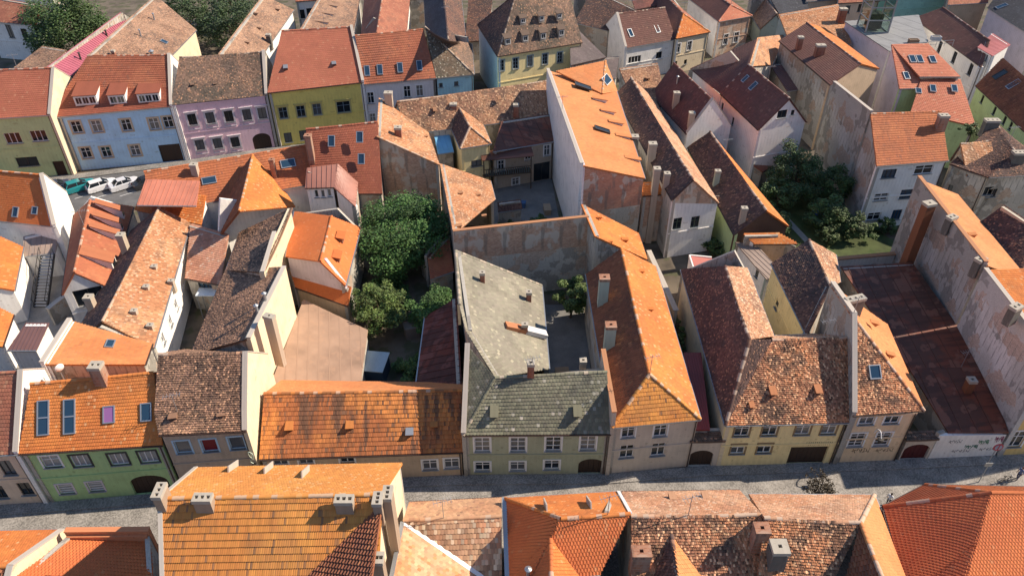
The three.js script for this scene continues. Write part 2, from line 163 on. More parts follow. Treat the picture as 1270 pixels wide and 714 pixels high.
function slab(q, th) {   // roof plate with thickness
  const S = bilinear(q), n = 6, nn = planeNormal(q), pos = [], uv = [], idx = []; const e = q[1].clone().sub(q[0]).normalize(), up = q[3].clone().sub(q[0]).normalize();
  for (const off of [-0.01, -th]) for (let j = 0; j <= n; j++) for (let i = 0; i <= n; i++) { const p = S(i / n, j / n); const w = p.clone().sub(q[0]); p.addScaledVector(nn, off); pos.push(p.x, p.y, p.z); uv.push(w.dot(e), w.dot(up)); }
  const N = (n + 1) * (n + 1), flip = q[1].clone().sub(q[0]).cross(q[3].clone().sub(q[0])).y < 0;
  const quad = (a, b, c, d) => { if (flip) idx.push(a, c, b, a, d, c); else idx.push(a, b, c, a, c, d); };
  for (let j = 0; j < n; j++) for (let i = 0; i < n; i++) { const a = j * (n + 1) + i; quad(a, a + 1, a + n + 2, a + n + 1); quad(N + a, N + a + n + 1, N + a + n + 2, N + a + 1); }
  const rim = []; for (let i = 0; i < n; i++) rim.push(i); for (let j = 0; j < n; j++) rim.push(j * (n + 1) + n); for (let i = n; i > 0; i--) rim.push(n * (n + 1) + i); for (let j = n; j > 0; j--) rim.push(j * (n + 1));
  for (let i = 0; i < rim.length; i++) { const a = rim[i], b = rim[(i + 1) % rim.length]; quad(a, a + N, b + N, b); }
  const g = new THREE.BufferGeometry(); g.setAttribute('position', new THREE.Float32BufferAttribute(pos, 3)); g.setAttribute('uv', new THREE.Float32BufferAttribute(uv, 2)); g.setIndex(idx); const f = g.toNonIndexed(); f.computeVertexNormals(); return f;
}
const tmpM = new THREE.Matrix4();
function coverPlane(q, r, out, sd) {   // lays tiles (out: list of [matrix, colour])
  const S = bilinear(q), e = q[1].clone().sub(q[0]); if (e.lengthSq() < 1e-4) return; e.normalize(); const L = (q[3].distanceTo(q[0]) + q[2].distanceTo(q[1])) / 2, rows = Math.max(1, Math.round(L / r.h)), rh = L / rows;
  for (let j = 0; j < rows; j++) {
    const t = (j + 0.5) / rows, P0 = S(0, t), P1 = S(1, t), u0 = P0.clone().sub(q[0]).dot(e), u1 = P1.clone().sub(q[0]).dot(e), len = u1 - u0; if (len < r.w * 0.4) continue;
    const X = P1.clone().sub(P0).normalize(), dn = S(0.5, Math.max(0, t - 0.1)).sub(S(0.5, Math.min(1, t + 0.1))).normalize(); let Y = dn.clone().cross(X).normalize(); if (Y.y < 0) { Y.negate(); X.negate(); } const Z = X.clone().cross(Y).normalize();
    const sh = (j % 2) * 0.5, k0 = Math.ceil(u0 / r.w - sh), k1 = Math.floor(u1 / r.w - sh);
    const wav = r.rough ? 0.03 * r.rough : 0.008;
    for (let k = k0 - 1; k <= k1; k++) {
      let a = (k + sh) * r.w, b = a + r.w; a = Math.max(a, u0); b = Math.min(b, u1); if (b - a < r.w * 0.25) continue;
      const u = (a + b) / 2, p = P0.clone().lerp(P1, (u - u0) / len); const ro = r.rough || 0.25;
      p.addScaledVector(Y, wav * (rnd() - 0.3) + 0.06 * (r.rough ? fbm(u / 1.7 + sd, t * L / 1.7, 33, 2) - 0.5 : 0)); p.addScaledVector(Z, 0.03 * ro * (rnd() - 0.5));
      const ax = X.clone().addScaledVector(Y, 0.05 * ro * (rnd() - 0.5)).addScaledVector(Z, 0.06 * ro * (rnd() - 0.5)).normalize(), az = Z.clone().addScaledVector(Y, 0.06 * ro * (rnd() - 0.5)).normalize(), ay = az.clone().cross(ax).normalize();
      const m = new THREE.Matrix4().makeBasis(ax.multiplyScalar((b - a) * 0.97), ay.multiplyScalar(r.lift || 1), az.multiplyScalar(rh)).setPosition(p);
      out.push([m, tileColour(r, u, t * L, sd)]);
    }
  }
}
function seams(q, r) {
  const S = bilinear(q), e = q[1].clone().sub(q[0]).normalize(), nn = planeNormal(q), list = []; const W = Math.max(q[1].clone().sub(q[0]).dot(e), q[2].clone().sub(q[0]).dot(e)), U0 = Math.min(0, q[3].clone().sub(q[0]).dot(e));
  for (let u = U0 + r.gap / 2; u < W; u += r.gap) { let first = null, last = null; for (let i = 0; i <= 24; i++) { const t = i / 24, P0 = S(0, t), P1 = S(1, t), a = P0.clone().sub(q[0]).dot(e), b = P1.clone().sub(q[0]).dot(e); if (u >= a && u <= b) { const p = P0.lerp(P1, (u - a) / (b - a)).addScaledVector(nn, 0.005); if (!first) first = p; last = p; } } if (first && last && first.distanceTo(last) > 0.4) list.push(bar(first, last, r.low ? 0.1 : 0.04, r.low ? 0.012 : 0.07)); }
  return list;
}

// ---------- windows, doors ----------
// f frame, s surround, c columns, r rows, g pane, sw surround width
const WS = {
  white: { f: 'white', s: 'white', c: 2, r: 2 }, white_arch: { f: 'white', s: 'white', c: 2, r: 3 }, whitewide: { f: 'white', c: 3, r: 1 }, dark: { f: 'charcoal', c: 2, r: 1 }, dark4: { f: 'white', c: 4, r: 1 }, darkblue: { f: 'charcoal', c: 3, r: 1, g: 'glassBlue' },
  green_pale: { f: 'white', s: 'white', c: 2, r: 2, g: 'curtain' }, green_dark: { f: 'white', s: 'charcoal', c: 3, r: 1, g: 'curtain' }, green_low: { f: 'white', s: 'lilacTrim', c: 1, r: 4, g: 'curtain' }, blueframe: { f: 'blueFrame', s: 'blueFrame', c: 1, r: 1 }, taupe: { f: 'white', s: 'taupeTrim', c: 2, r: 2 }, shutter: { f: 'white', s: 'white', c: 2, r: 4, g: 'charcoal' },
  green: { f: 'greenFrame', c: 2, r: 2 }, slot: { f: 'white', c: 1, r: 1 }, cream: { f: 'white', s: 'cream', c: 2, r: 2, sw: 0.26 }, lilac: { f: 'charcoal', s: 'lilacTrim', c: 2, r: 1, sw: 0.26, apron: 1 }, mustard: { f: 'bluegrey', s: 'mustardTrim', c: 2, r: 2, sw: 0.22, hood: 1 }, bluegrey: { f: 'bluegrey', s: 'bluegrey', c: 2, r: 3 },
  white2: { f: 'white', c: 2, r: 1 }, arch_gate: { door: 1, arch: 1 }, red_gate: { door: 1, arch: 1, m: 'redwood' }, gate: { door: 1 }, darkdoor: { door: 1 },
};
const geoCache = {};
const cached = (k, fn) => geoCache[k] || (geoCache[k] = fn());
function openingPath(w, h, arch) { const p = new THREE.Path(); p.moveTo(-w / 2, -h / 2); p.lineTo(w / 2, -h / 2); if (arch) { p.lineTo(w / 2, h * 0.14); p.absellipse(0, h * 0.14, w / 2, h * 0.36, 0, Math.PI, false); p.lineTo(-w / 2, -h / 2); } else { p.lineTo(w / 2, h / 2); p.lineTo(-w / 2, h / 2); p.lineTo(-w / 2, -h / 2); } return p; }
function windowUnit(style, w, h, parent, M4, red) {
  const st = WS[style]; const k = style + w + '_' + h; const g = new THREE.Group(); g.applyMatrix4(M4); parent.add(g);
  if (st.door) {
    g.name = style === 'darkdoor' ? 'door' : 'gate';
    sub('backing', cached(k + 'b', () => box(w + 0.2, h + 0.2, 0.04, 0, 0, -0.34)), M.dark, g);  // near-black sheet painted as the unlit space behind the planks
    const n = Math.max(2, Math.round(w / 0.45)); const pw = w / n;
    for (let i = 0; i < n; i++) sub('plank', cached(k + 'p', () => box(pw - 0.025, h, 0.06, 0, 0, -0.26)), st.m ? M[st.m] : M.wood, g).position.x = -w / 2 + pw * (i + 0.5);
    return g;
  }
  g.name = 'window';
  sub('pane', cached(k + 'p', () => box(w, h, 0.02, 0, 0, -0.16)), red ? M.red : st.g ? M[st.g] : [M.glass, M.glass, M.glass, M.netting, M.blind][Math.floor(rnd() * 5)], g);
  sub('frame', cached(k + 'f', () => { const L = [], t = 0.075, d = 0.07, z = -0.13; L.push(box(w, t, d, 0, h / 2 - t / 2, z), box(w, t, d, 0, -h / 2 + t / 2, z), box(t, h - 2 * t, d, -w / 2 + t / 2, 0, z), box(t, h - 2 * t, d, w / 2 - t / 2, 0, z)); for (let i = 1; i < st.c; i++) L.push(box(0.08, h - 2 * t, d * 0.9, -w / 2 + w * i / st.c, 0, z)); for (let i = 1; i < st.r; i++) L.push(box(w - 2 * t, 0.055, d * 0.8, 0, -h / 2 + h * i / st.r + (st.r === 2 ? h * 0.13 : 0), z)); return merge(L); }), M[st.f], g);
  if (st.s) sub('surround', cached(k + 's', () => { const t = st.sw || 0.15, d = 0.05, z = 0.027; const L = [box(w + 2 * t, t, d, 0, h / 2 + t / 2, z), box(w + 2 * t, t, d, 0, -h / 2 - t / 2, z), box(t, h, d, -w / 2 - t / 2, 0, z), box(t, h, d, w / 2 + t / 2, 0, z)]; if (st.apron) L.push(box(w + 2 * t, 0.12, 0.1, 0, -h / 2 - t - 0.45, 0.05), box(0.12, 0.4, d, -w / 2 - t + 0.06, -h / 2 - t - 0.2, z), box(0.12, 0.4, d, w / 2 + t - 0.06, -h / 2 - t - 0.2, z)); if (st.hood || st.apron) L.push(box(w + 2 * t + 0.3, 0.13, 0.2, 0, h / 2 + t + 0.12, 0.1)); return merge(L); }), M[st.s], g);
  sub('sill', cached(k + 'i', () => box(w + 0.24, 0.06, 0.24, 0, -h / 2 - 0.03, 0.06)), M.zinc, g);
  return g;
}

// ---------- walls ----------
function wall(chain, key, parent, cen, o = {}) {
  const { inset = 0.16, thick = 0.34, base = 0, rise = 0, openings = [], name = 'wall' } = o;
  let A = chain[0], B = chain[chain.length - 1]; const mid = A.clone().add(B).multiplyScalar(0.5); const e0 = V3(B.x - A.x, 0, B.z - A.z); if (e0.length() < 0.3) return null;
  let n = V3(-e0.z, 0, e0.x).normalize(); if (n.dot(V3(mid.x - cen.x, 0, mid.z - cen.z)) < 0) n.negate();
  const right = UP.clone().cross(n).normalize(); let pts = chain; if (e0.dot(right) < 0) { pts = chain.slice().reverse(); }
  A = pts[0]; B = pts[pts.length - 1]; const O = V3(A.x, 0, A.z).addScaledVector(n, -inset - thick); const cut = Math.max(0, inset); const len = V3(B.x - A.x, 0, B.z - A.z).length();
  const prof = pts.map((p) => [p.clone().sub(A).dot(right), p.y + rise]); const topAt = (u) => { for (let i = 0; i < prof.length - 1; i++) { const [a, ya] = prof[i], [b, yb] = prof[i + 1]; if (u >= a && u <= b) return ya + (yb - ya) * (u - a) / Math.max(1e-6, b - a); } return Math.min(prof[0][1], prof[prof.length - 1][1]); };
  const drop = rise ? 0 : (chain.length > 2 ? 0.25 : (Math.abs(A.y - B.y) > 0.3 ? 0.25 : 0.05)); const sh = new THREE.Shape(); sh.moveTo(cut, base); sh.lineTo(len - cut, base); sh.lineTo(len - cut, topAt(len - cut) - drop); for (let i = prof.length - 2; i > 0; i--) if (prof[i][0] > cut + 0.05 && prof[i][0] < len - cut - 0.05) sh.lineTo(prof[i][0], prof[i][1] - drop); sh.lineTo(cut, topAt(cut) - drop); sh.closePath();
  const W4 = basis(right, UP, n, O.clone().addScaledVector(n, thick)); const units = [];
  for (const [style, w, h, p] of openings) {
    let u = p.clone().sub(A).dot(right), v = p.y; const st = WS[style]; u = Math.min(len - cut - w / 2 - 0.12, Math.max(cut + w / 2 + 0.12, u)); const top = Math.min(topAt(u - w / 2), topAt(u + w / 2)) - drop - 0.12; let hh = h; v = Math.min(v, top - h / 2); if (st.door) v = base + h / 2 + 0.01; if (v - h / 2 < base) v = base + h / 2 + 0.01; if (len < w + 0.6) continue;
    const path = openingPath(w, hh, st.arch); const hole = new THREE.Path(path.getPoints(8).map((q) => new THREE.Vector2(q.x + u, q.y + v))); sh.holes.push(hole); units.push([style, w, hh, u, v]);
  }
  const g = new THREE.ExtrudeGeometry(sh, { depth: thick, bevelEnabled: false, curveSegments: 8 }); g.applyMatrix4(basis(right, UP, n, O));
  const m = sub(name, g, wallMat(key), parent);
  for (const [style, w, h, u, v] of units) windowUnit(style, w, h, parent, W4.clone().multiply(new THREE.Matrix4().makeTranslation(u, v, 0)), style === 'blueframe' && units.indexOf(units.find((x) => x[3] === u)) === 1);
  return { mesh: m, right, n, A, B, len, face: O.clone().addScaledVector(n, thick), cut, topAt, base, units };
}

// ---------- chimneys ----------
const CH = { brick2: ['brick', 2], brickred: ['brickRed', 1], pale: ['stub', 1], pale3: ['taupe', 3], tallwhite: ['stub', 1], tallbrick: ['brick', 1], tallgrey: ['greenRender', 1], tallpale: ['stub', 1], tallgreen: ['greenRender', 1], grey2: ['greyRender', 2], grey3: ['greyRender', 3], rust: ['rust', 1], stub: ['stub', 1], patch: ['brick', 1], ruin: ['greyRender', 1] };
function chimney(p, w, d, len, style, rot, parent) {
  const g = new THREE.Group(); g.name = 'chimney'; g.position.copy(p); g.rotation.y = rot || 0; parent.add(g);
  if (style === 'pipe' || style === 'darkpipe') { const m = style === 'pipe' ? M.zinc : M.charcoal; g.name = 'flue_pipe'; const c = new THREE.CylinderGeometry(w / 2, w / 2, len, 10); c.translate(0, -len / 2, 0); sub('pipe', c, m, g); const h = new THREE.ConeGeometry(w * 0.95, w * 0.7, 12); h.translate(0, w * 0.55, 0); sub('cowl', h, m, g); return; }
  const [mk, n] = CH[style]; const cap = style === 'stub' ? 0.14 : 0.32;
  const sg = new THREE.BoxGeometry(w, len, d, 2, 6, 2); const P = sg.attributes.position; for (let i = 0; i < P.count; i++) { const y = P.getY(i) / len + 0.5; const f = 1.0 + (style === 'ruin' ? 0.22 * (noise(P.getX(i) * 7 + p.x, P.getY(i) * 5 + P.getZ(i) * 7, 3) - 0.5) : 0.015 * (rnd() - 0.5)); P.setX(i, P.getX(i) * f); P.setZ(i, P.getZ(i) * f); if (style === 'ruin' && y > 0.95) P.setY(i, P.getY(i) - 0.35 * noise(P.getX(i) * 9, P.getZ(i) * 9, 8)); } sg.computeVertexNormals();
  sg.translate(0, -len / 2 - cap, 0); sub('stack', sg, M[mk], g);
  const cw = w + 0.1, cd = d + 0.1; const sh = new THREE.Shape([[-cw / 2, -cd / 2], [cw / 2, -cd / 2], [cw / 2, cd / 2], [-cw / 2, cd / 2]].map(([x, y]) => new THREE.Vector2(x, y)));
  const alongX = w >= d, hs = Math.min(0.26, Math.min(w, d) * 0.4); for (let i = 0; i < n; i++) { const o = ((i + 0.5) / n - 0.5) * (alongX ? w : d), x = alongX ? o : 0, y = alongX ? 0 : o; sh.holes.push(new THREE.Path([[x - hs / 2, y - hs / 2], [x - hs / 2, y + hs / 2], [x + hs / 2, y + hs / 2], [x + hs / 2, y - hs / 2]].map(([a, b]) => new THREE.Vector2(a, b)))); }
  const cg = new THREE.ExtrudeGeometry(sh, { depth: cap, bevelEnabled: false }); cg.rotateX(-Math.PI / 2); cg.translate(0, -cap, 0); sub('cap', cg, style === 'patch' || /tallbrick|tallgrey/.test(style) ? M.brick : M.concrete, g);
}
function planeFrame(q) { const n = planeNormal(q); const dn = V3(0, -1, 0).addScaledVector(n, n.y).normalize(); const x = n.clone().cross(dn).normalize(); return { n, dn, x }; }
function skylight(p, q, w, h, kind, parent) {
  const { n, dn, x } = planeFrame(q); const g = new THREE.Group(); g.name = 'skylight'; g.applyMatrix4(basis(x, n, dn, p)); parent.add(g); const t = 0.1;
  sub('frame', cached('sk' + w + '_' + h, () => merge([box(w, 0.2, t, 0, 0.08, -h / 2 + t / 2), box(w, 0.2, t, 0, 0.08, h / 2 - t / 2), box(t, 0.2, h - 2 * t, -w / 2 + t / 2, 0.08, 0), box(t, 0.2, h - 2 * t, w / 2 - t / 2, 0.08, 0), ...(kind === 'double' ? [box(w - 2 * t, 0.2, 0.12, 0, 0.08, 0)] : [])])), kind === 'dark' ? M.charcoal : M.zinc, g);
  sub('pane', cached('skp' + w + '_' + h, () => box(w - 2 * t, 0.02, h - 2 * t, 0, 0.12, 0)), kind === 'violet' ? M.violet : kind === 'dark' ? M.glass : M.glassBlue, g);
}
function ventHood(p, q, s, kind, parent, style) {
  const { n, dn, x } = planeFrame(q);
  if (kind === 'fin') { const out = V3(dn.x, 0, dn.z).normalize(); const g = bar(p.clone().addScaledVector(dn, 1.3).addScaledVector(n, 0.28), p.clone().addScaledVector(dn, -1.0).addScaledVector(n, 0.28), 0.1, 0.55); sub('snow_fin', g, M.mortar, parent); return; }
  const F = basis(x, n, dn, p), w = s * 0.8, top = new THREE.BoxGeometry(w, 0.06, s * 1.25); top.rotateX(-0.5); top.translate(0, 0.34 * s, -0.06 * s); const parts = [top];
  for (const sd of [-1, 1]) { const sg = new THREE.Shape([[-0.5, 0], [0.42, 0], [0.42, 0.6]].map(([a, b]) => new THREE.Vector2(-a * s, b * s))); const g = new THREE.ExtrudeGeometry(sg, { depth: 0.05, bevelEnabled: false }); g.rotateY(Math.PI / 2); g.translate(sd * (w / 2 - 0.03) - 0.025, 0, 0); parts.push(g); }
  const r = RS[style], g = merge(parts); g.applyMatrix4(F); sub('roof_vent', g, kind === 'metal' ? M.zinc : mat('hood_' + style, r.a || [0.4, 0.2, 0.1], 'plaster', 0.9), parent);
}
function dormer(p, q, w, h, kind, parent, style) {
  const { n } = planeFrame(q); const out = V3(n.x, 0, n.z).normalize(); const tp = Math.tan(Math.acos(Math.min(0.999, n.y))); const right = UP.clone().cross(out); const g = new THREE.Group(); g.name = 'dormer'; g.applyMatrix4(basis(right, UP, out, p)); parent.add(g);
  const t2 = tp * (kind === 'cheek' ? 0.6 : 0.3), L = h / (tp - t2); const sh = new THREE.Shape([new THREE.Vector2(0, -0.3), new THREE.Vector2(0, h), new THREE.Vector2(-L, L * tp - 0.02), new THREE.Vector2(-L, L * tp - 0.3)]);
  const wg = new THREE.ExtrudeGeometry(sh, { depth: w, bevelEnabled: false }); wg.rotateY(-Math.PI / 2); wg.translate(w / 2, 0, 0);
  sub('dormer_wall', wg, kind === 'flap' ? mat('flap_wood', [0.3, 0.15, 0.09], 'plaster', 0.9) : kind === 'one' ? M.stub : wallMat('white'), g);
  const rg = bar(V3(0, h + 0.05, 0.22), V3(0, h + 0.05 + L * t2, -L - 0.05), w + 0.3, 0.09); sub('dormer_roof', rg, kind === 'one' ? underMat(style) : mat('dormer_top_' + style, (RS[style].a || [0.4, 0.15, 0.08]), 'plaster', 0.9), g);
  if (kind === 'cheek' || kind === 'flap') { sub('dormer_opening', box(w * 0.7, h * 0.55, 0.03, 0, h * 0.5, 0.02), M.glass, g); return; }
  const cols = { one: 1, two: 2, three: 3 }[kind]; const pw = (w - 0.3) / cols, ph = h * 0.68; for (let i = 0; i < cols; i++) { const x = -w / 2 + 0.15 + pw * (i + 0.5); sub('pane', box(pw - 0.22, ph - 0.2, 0.03, x, h * 0.52, 0.02), M.glass, g); const t = 0.08; sub('frame', merge([box(pw - 0.06, t, 0.08, x, h * 0.52 + ph / 2, 0.03), box(pw - 0.06, t, 0.08, x, h * 0.52 - ph / 2, 0.03), box(t, ph, 0.08, x - pw / 2 + 0.07, h * 0.52, 0.03), box(t, ph, 0.08, x + pw / 2 - 0.07, h * 0.52, 0.03), box(0.05, ph - 0.1, 0.05, x, h * 0.52, 0.03)]), M.white, g); }
}

// ---------- painted tags and lettering ----------
function tagMat(kind, col) {
  const k = kind + col; if (mats[k]) return mats[k]; const c = document.createElement('canvas'); c.width = 256; c.height = 128; const x = c.getContext('2d'); x.clearRect(0, 0, 256, 128); x.strokeStyle = x.fillStyle = col; x.lineCap = 'round';
  if (kind === 'text') { x.font = 'bold 44px serif'; x.textAlign = 'center'; for (let r = 0; r < 2; r++) for (let i = 0; i < 13 - r * 2; i++) { const px = 20 + r * 20 + i * 17; x.fillRect(px, 22 + r * 50, 4, 34); if (i % 3) x.fillRect(px, 22 + r * 50 + (i % 2) * 15, 11, 5); } }
  else { x.lineWidth = kind === 'fat' ? 9 : 5; let s = kind.length * 31 + col.length; const R = () => { s = (s * 16807 + 11) % 2147483647; return (s % 1000) / 1000; }; for (let n = 0; n < 7; n++) { x.beginPath(); let px = 16 + n * 33, py = 40 + R() * 40; x.moveTo(px, py); for (let i = 0; i < 4; i++) { const qx = px + (R() - 0.35) * 50, qy = 20 + R() * 88; x.quadraticCurveTo(px + (R() - 0.5) * 50, py + (R() - 0.5) * 70, qx, qy); px = qx; py = qy; } x.stroke(); } }
  const t = new THREE.CanvasTexture(c); t.colorSpace = THREE.SRGBColorSpace; const m = new THREE.MeshStandardMaterial({ map: t, transparent: true, roughness: 0.9 }); m.name = 'spray_paint'; mats[k] = m; return m;
}

// ---------- a house ----------
function house(name, label, o) {
  const K = Object.keys(o.p); const used = [...new Set([...o.r, ...o.w].join(' ').split(' '))].filter((k) => o.p[k]); const cen = V3(0, 0, 0); used.forEach((k) => cen.add(V3(o.p[k][0], 0, o.p[k][2]))); cen.multiplyScalar(1 / used.length); cen.x = Math.round(cen.x * 100) / 100; cen.z = Math.round(cen.z * 100) / 100;
  const t = thing(name, label, o.c || 'house', cen, o.g); const P = {}; K.forEach((k) => { P[k] = V3(o.p[k][0] - cen.x, o.p[k][1], o.p[k][2] - cen.z); }); const zero = V3(0, 0, 0); const sd = (t.id * 7.31) % 97; const loc = (a) => V3(a[0] - cen.x, a[1], a[2] - cen.z);
  const planes = o.r.map((s) => { const k = s.split(' '); return { k: k.slice(0, 4), q: k.slice(0, 4).map((i) => P[i]), st: k[4] }; });
  planes.forEach((p) => { const r = RS[p.st]; p.q.sag = r.metal ? 0 : 0.05 + 0.14 * (r.rough || 0); });
  const byStyle = {}; planes.forEach((p) => (byStyle[p.st] ||= []).push(p));
  const roofs = {};
  for (const [st, list] of Object.entries(byStyle)) {
    const r = RS[st]; const roof = roofs[st] = sub('roof', merge(list.map((p) => slab(p.q, 0.16))), underMat(st), t);
    if (r.metal) { const s = list.flatMap((p) => seams(p.q, r)); if (s.length) { const m = sub(r.low ? 'felt_joints' : 'seams', merge(s), underMat(st), roof); m.userData.kind = 'stuff'; } }
    else { const out = []; list.forEach((p, i) => coverPlane(p.q, r, out, sd + i * 13)); const im = new THREE.InstancedMesh(r.pan ? TILE.pan : TILE.flat, clay, out.length); im.name = 'roof_tiles'; im.userData.kind = 'stuff'; im.castShadow = im.receiveShadow = true; const c = new THREE.Color(); out.forEach(([m, col], i) => { im.setMatrixAt(i, m); im.setColorAt(i, c.setRGB(...col)); }); roof.add(im); }
  }
  // ridge and hip caps on convex shared edges
  const edges = []; for (let i = 0; i < planes.length; i++) for (let j = i + 1; j < planes.length; j++) { const A = planes[i], B = planes[j]; for (let a = 0; a < 4; a++) { const k1 = A.k[a], k2 = A.k[(a + 1) % 4]; if (k1 === k2) continue; for (let b = 0; b < 4; b++) { const m1 = B.k[b], m2 = B.k[(b + 1) % 4]; if ((m1 === k1 && m2 === k2) || (m1 === k2 && m2 === k1)) { const n = planeNormal(A.q), c = B.q.reduce((s, v) => s.add(v), V3(0, 0, 0)).multiplyScalar(0.25); if (n.dot(c.sub(P[k1])) < -0.25) edges.push([P[k1], P[k2], A.st]); } } } }
  (o.caps || []).forEach((s) => { const [a, b] = s.split(' '); edges.push([P[a], P[b], planes[0].st]); });
  if (edges.length) { const out = []; for (const [a, b, st] of edges) { const r = RS[st]; if (r.metal) continue; const d = b.clone().sub(a), L = d.length(), n = Math.max(1, Math.round(L / 0.42)); const z = d.normalize(), x = UP.clone().cross(z).normalize(), y = z.clone().cross(x); for (let i = 0; i < n; i++) { const p = a.clone().addScaledVector(z, L * (i + 0.5) / n).addScaledVector(y, 0.05 + 0.015 * rnd()); if (Math.abs(a.y - b.y) < 0.4) p.y -= (0.05 + 0.14 * (r.rough || 0)) * Math.sin(Math.PI * (i + 0.5) / n); const m = basis(x.clone().multiplyScalar(0.9 + 0.15 * rnd()), y, z.clone().multiplyScalar(L / n / 0.45), p); const c = rnd() < (r.rough ? 0.6 : 0.25) ? [0.5, 0.40, 0.31] : tileColour(r, i, 3, sd); out.push([m, mix3(c, r.a, 0.35)]); } }
    if (out.length) { const im = new THREE.InstancedMesh(CAP, clay, out.length); im.name = 'ridge_tiles'; im.userData.kind = 'stuff'; im.castShadow = im.receiveShadow = true; const c = new THREE.Color(); out.forEach(([m, col], i) => { im.setMatrixAt(i, m); im.setColorAt(i, c.setRGB(...col)); }); Object.values(roofs)[0].add(im); } }
  { const G = []; for (const p of planes) { const [a, b] = p.k; if (a === b || Math.abs(P[a].y - P[b].y) > 0.35) continue; if (planes.some((o2) => o2 !== p && o2.k.includes(a) && o2.k.includes(b))) continue; const n = planeNormal(p.q), h = V3(n.x, 0, n.z); if (h.length() < 0.15) continue; h.normalize().multiplyScalar(0.06); const A = P[a].clone().add(h), B = P[b].clone().add(h); A.y -= 0.08; B.y -= 0.08; G.push(bar(A, B, 0.13, 0.11)); } G.forEach((g) => sub('gutter', g, sd % 2 < 1 ? M.brownMetal : M.zinc, t)); }
  if (sd % 3 < 1.2 && planes.length > 1 && !o.c) { const q = planes[0].q, b = q[3].clone().lerp(q[2], 0.2 + 0.5 * rnd()); const L = [bar(b.clone().add(V3(0, -0.3, 0)), b.clone().add(V3(0, 2.3, 0)), 0.045, 0.045), bar(b.clone().add(V3(-0.7, 2.1, 0.2)), b.clone().add(V3(0.7, 2.1, -0.2)), 0.03, 0.03)]; for (let i = 0; i < 6; i++) { const x = -0.65 + i * 0.26; L.push(bar(b.clone().add(V3(x - 0.08, 2.1, -0.32 - x * 0.28)), b.clone().add(V3(x + 0.08, 2.1, 0.32 - x * 0.28)), 0.02, 0.02)); } sub('aerial', merge(L), M.zinc, t); }
  // walls with openings
  const wl = o.w.map((s, i) => { const k = s.split(' '), key = k.pop(); const ops = (o.win || []).filter((x) => x[0] === i).flatMap(([, st, w, h, list]) => list.map((p) => [st, w, h, loc(p)])); return wall(k.map((x) => P[x]), key, t, zero, { openings: ops }); });
  (o.fw || []).forEach((s) => { const k = s.split(' '), key = k.pop(); const ch = k.map((x) => P[x]); const hi = /cream/.test(key) ? 0.08 : /grime|court|grey/.test(key) ? 0.38 : 0.24; const w = wall(ch, key, t, zero, { inset: -0.1, thick: 0.36, rise: hi, name: 'firewall' }); if (!w) return; const L = []; for (let i = 0; i < ch.length - 1; i++) { const off = w.n.clone().multiplyScalar(-0.07); L.push(bar(ch[i].clone().add(off).setY(ch[i].y + hi + 0.05), ch[i + 1].clone().add(off).setY(ch[i + 1].y + hi + 0.05), 0.46, 0.1)); } sub('coping', merge(L), /salmon/.test(key) ? wallMat('salmon') : /grime|court/.test(key) ? mat('coping_tile', [0.5, 0.24, 0.12], 'plaster', 0.9) : M.mortar, w.mesh); });
  (o.face || []).forEach(([sx, y0, rise]) => { const k = sx.split(' '), key = k.pop(); wall(k.map((x) => P[x]), key, t, zero, { inset: rise ? -0.17 : 0.12, thick: 0.06, base: y0, rise, name: 'wall_face' }); });
  (o.flash || []).forEach(([sx, w, m]) => { const [a, b] = sx.split(' '); sub('flashing', bar(P[a].clone().add(V3(0, 0.1, 0)), P[b].clone().add(V3(0, 0.1, 0)), w, 0.1), M[m], t); });
  // street front trim: cornice, string course, plinth, gutter, down pipe
  const f = wl[0]; if (f && (o.win || []).some((x) => x[0] === 0) && f.len > 4 && f.topAt(f.len / 2) - f.base > 3) {
    const key = o.w[0].split(' ').pop(), top = f.topAt(f.len * 0.5); const at = (u, y, d) => f.face.clone().addScaledVector(f.right, u).setY(y).addScaledVector(f.n, d); const trim = []; const level = Math.min(f.topAt(0.3), f.topAt(f.len - 0.3)); const flatTop = Math.abs(f.topAt(0.3) - f.topAt(f.len - 0.3)) < 0.6 && Math.abs(top - level) < 0.6;
    if (flatTop) trim.push(bar(at(f.cut, f.topAt(f.cut) - 0.2, 0.05), at(f.len - f.cut, f.topAt(f.len - f.cut) - 0.2, 0.05), 0.14, 0.24));
    if (level > 5) trim.push(bar(at(f.cut, level * 0.5, 0.03), at(f.len - f.cut, level * 0.5, 0.03), 0.09, 0.16));
    if (trim.length) sub('string_course', merge(trim), wallMat(key), t);
    if (flatTop) { const px = f.len - f.cut - 0.15; const cy = new THREE.CylinderGeometry(0.06, 0.06, f.B.y - 0.1, 8); cy.translate(0, (f.B.y - 0.1) / 2, 0); const b = at(px, 0, 0.1); cy.translate(b.x, 0, b.z); sub('downpipe', cy, M.brownMetal, t); }
  }
  // spray painted tags: strokes on a clear sheet lying on the wall
  (o.graf || []).forEach(([i, u, v, w, h, kind, col]) => { const f = wl[i]; if (!f) return; const g = new THREE.PlaneGeometry(w, h); g.applyMatrix4(basis(f.right, UP, f.n, f.face.clone().addScaledVector(f.right, u).setY(v).addScaledVector(f.n, 0.008))); sub('graffiti', g, tagMat(kind, col), t); });
  (o.ch || []).forEach(([p, w, d, len, st, rot]) => chimney(loc(p), w, d, len, st, rot, t));
  (o.sk || []).forEach(([i, p, w, h, kind]) => skylight(loc(p), planes[i].q, w, h, kind, roofs[planes[i].st]));
  (o.ve || []).forEach(([i, p, s, kind]) => ventHood(loc(p), planes[i].q, s, kind, t, planes[i].st));
  (o.do || []).forEach(([i, p, w, h, kind]) => dormer(loc(p), planes[i].q, w, h, kind, t, planes[i].st));
  return t;
}

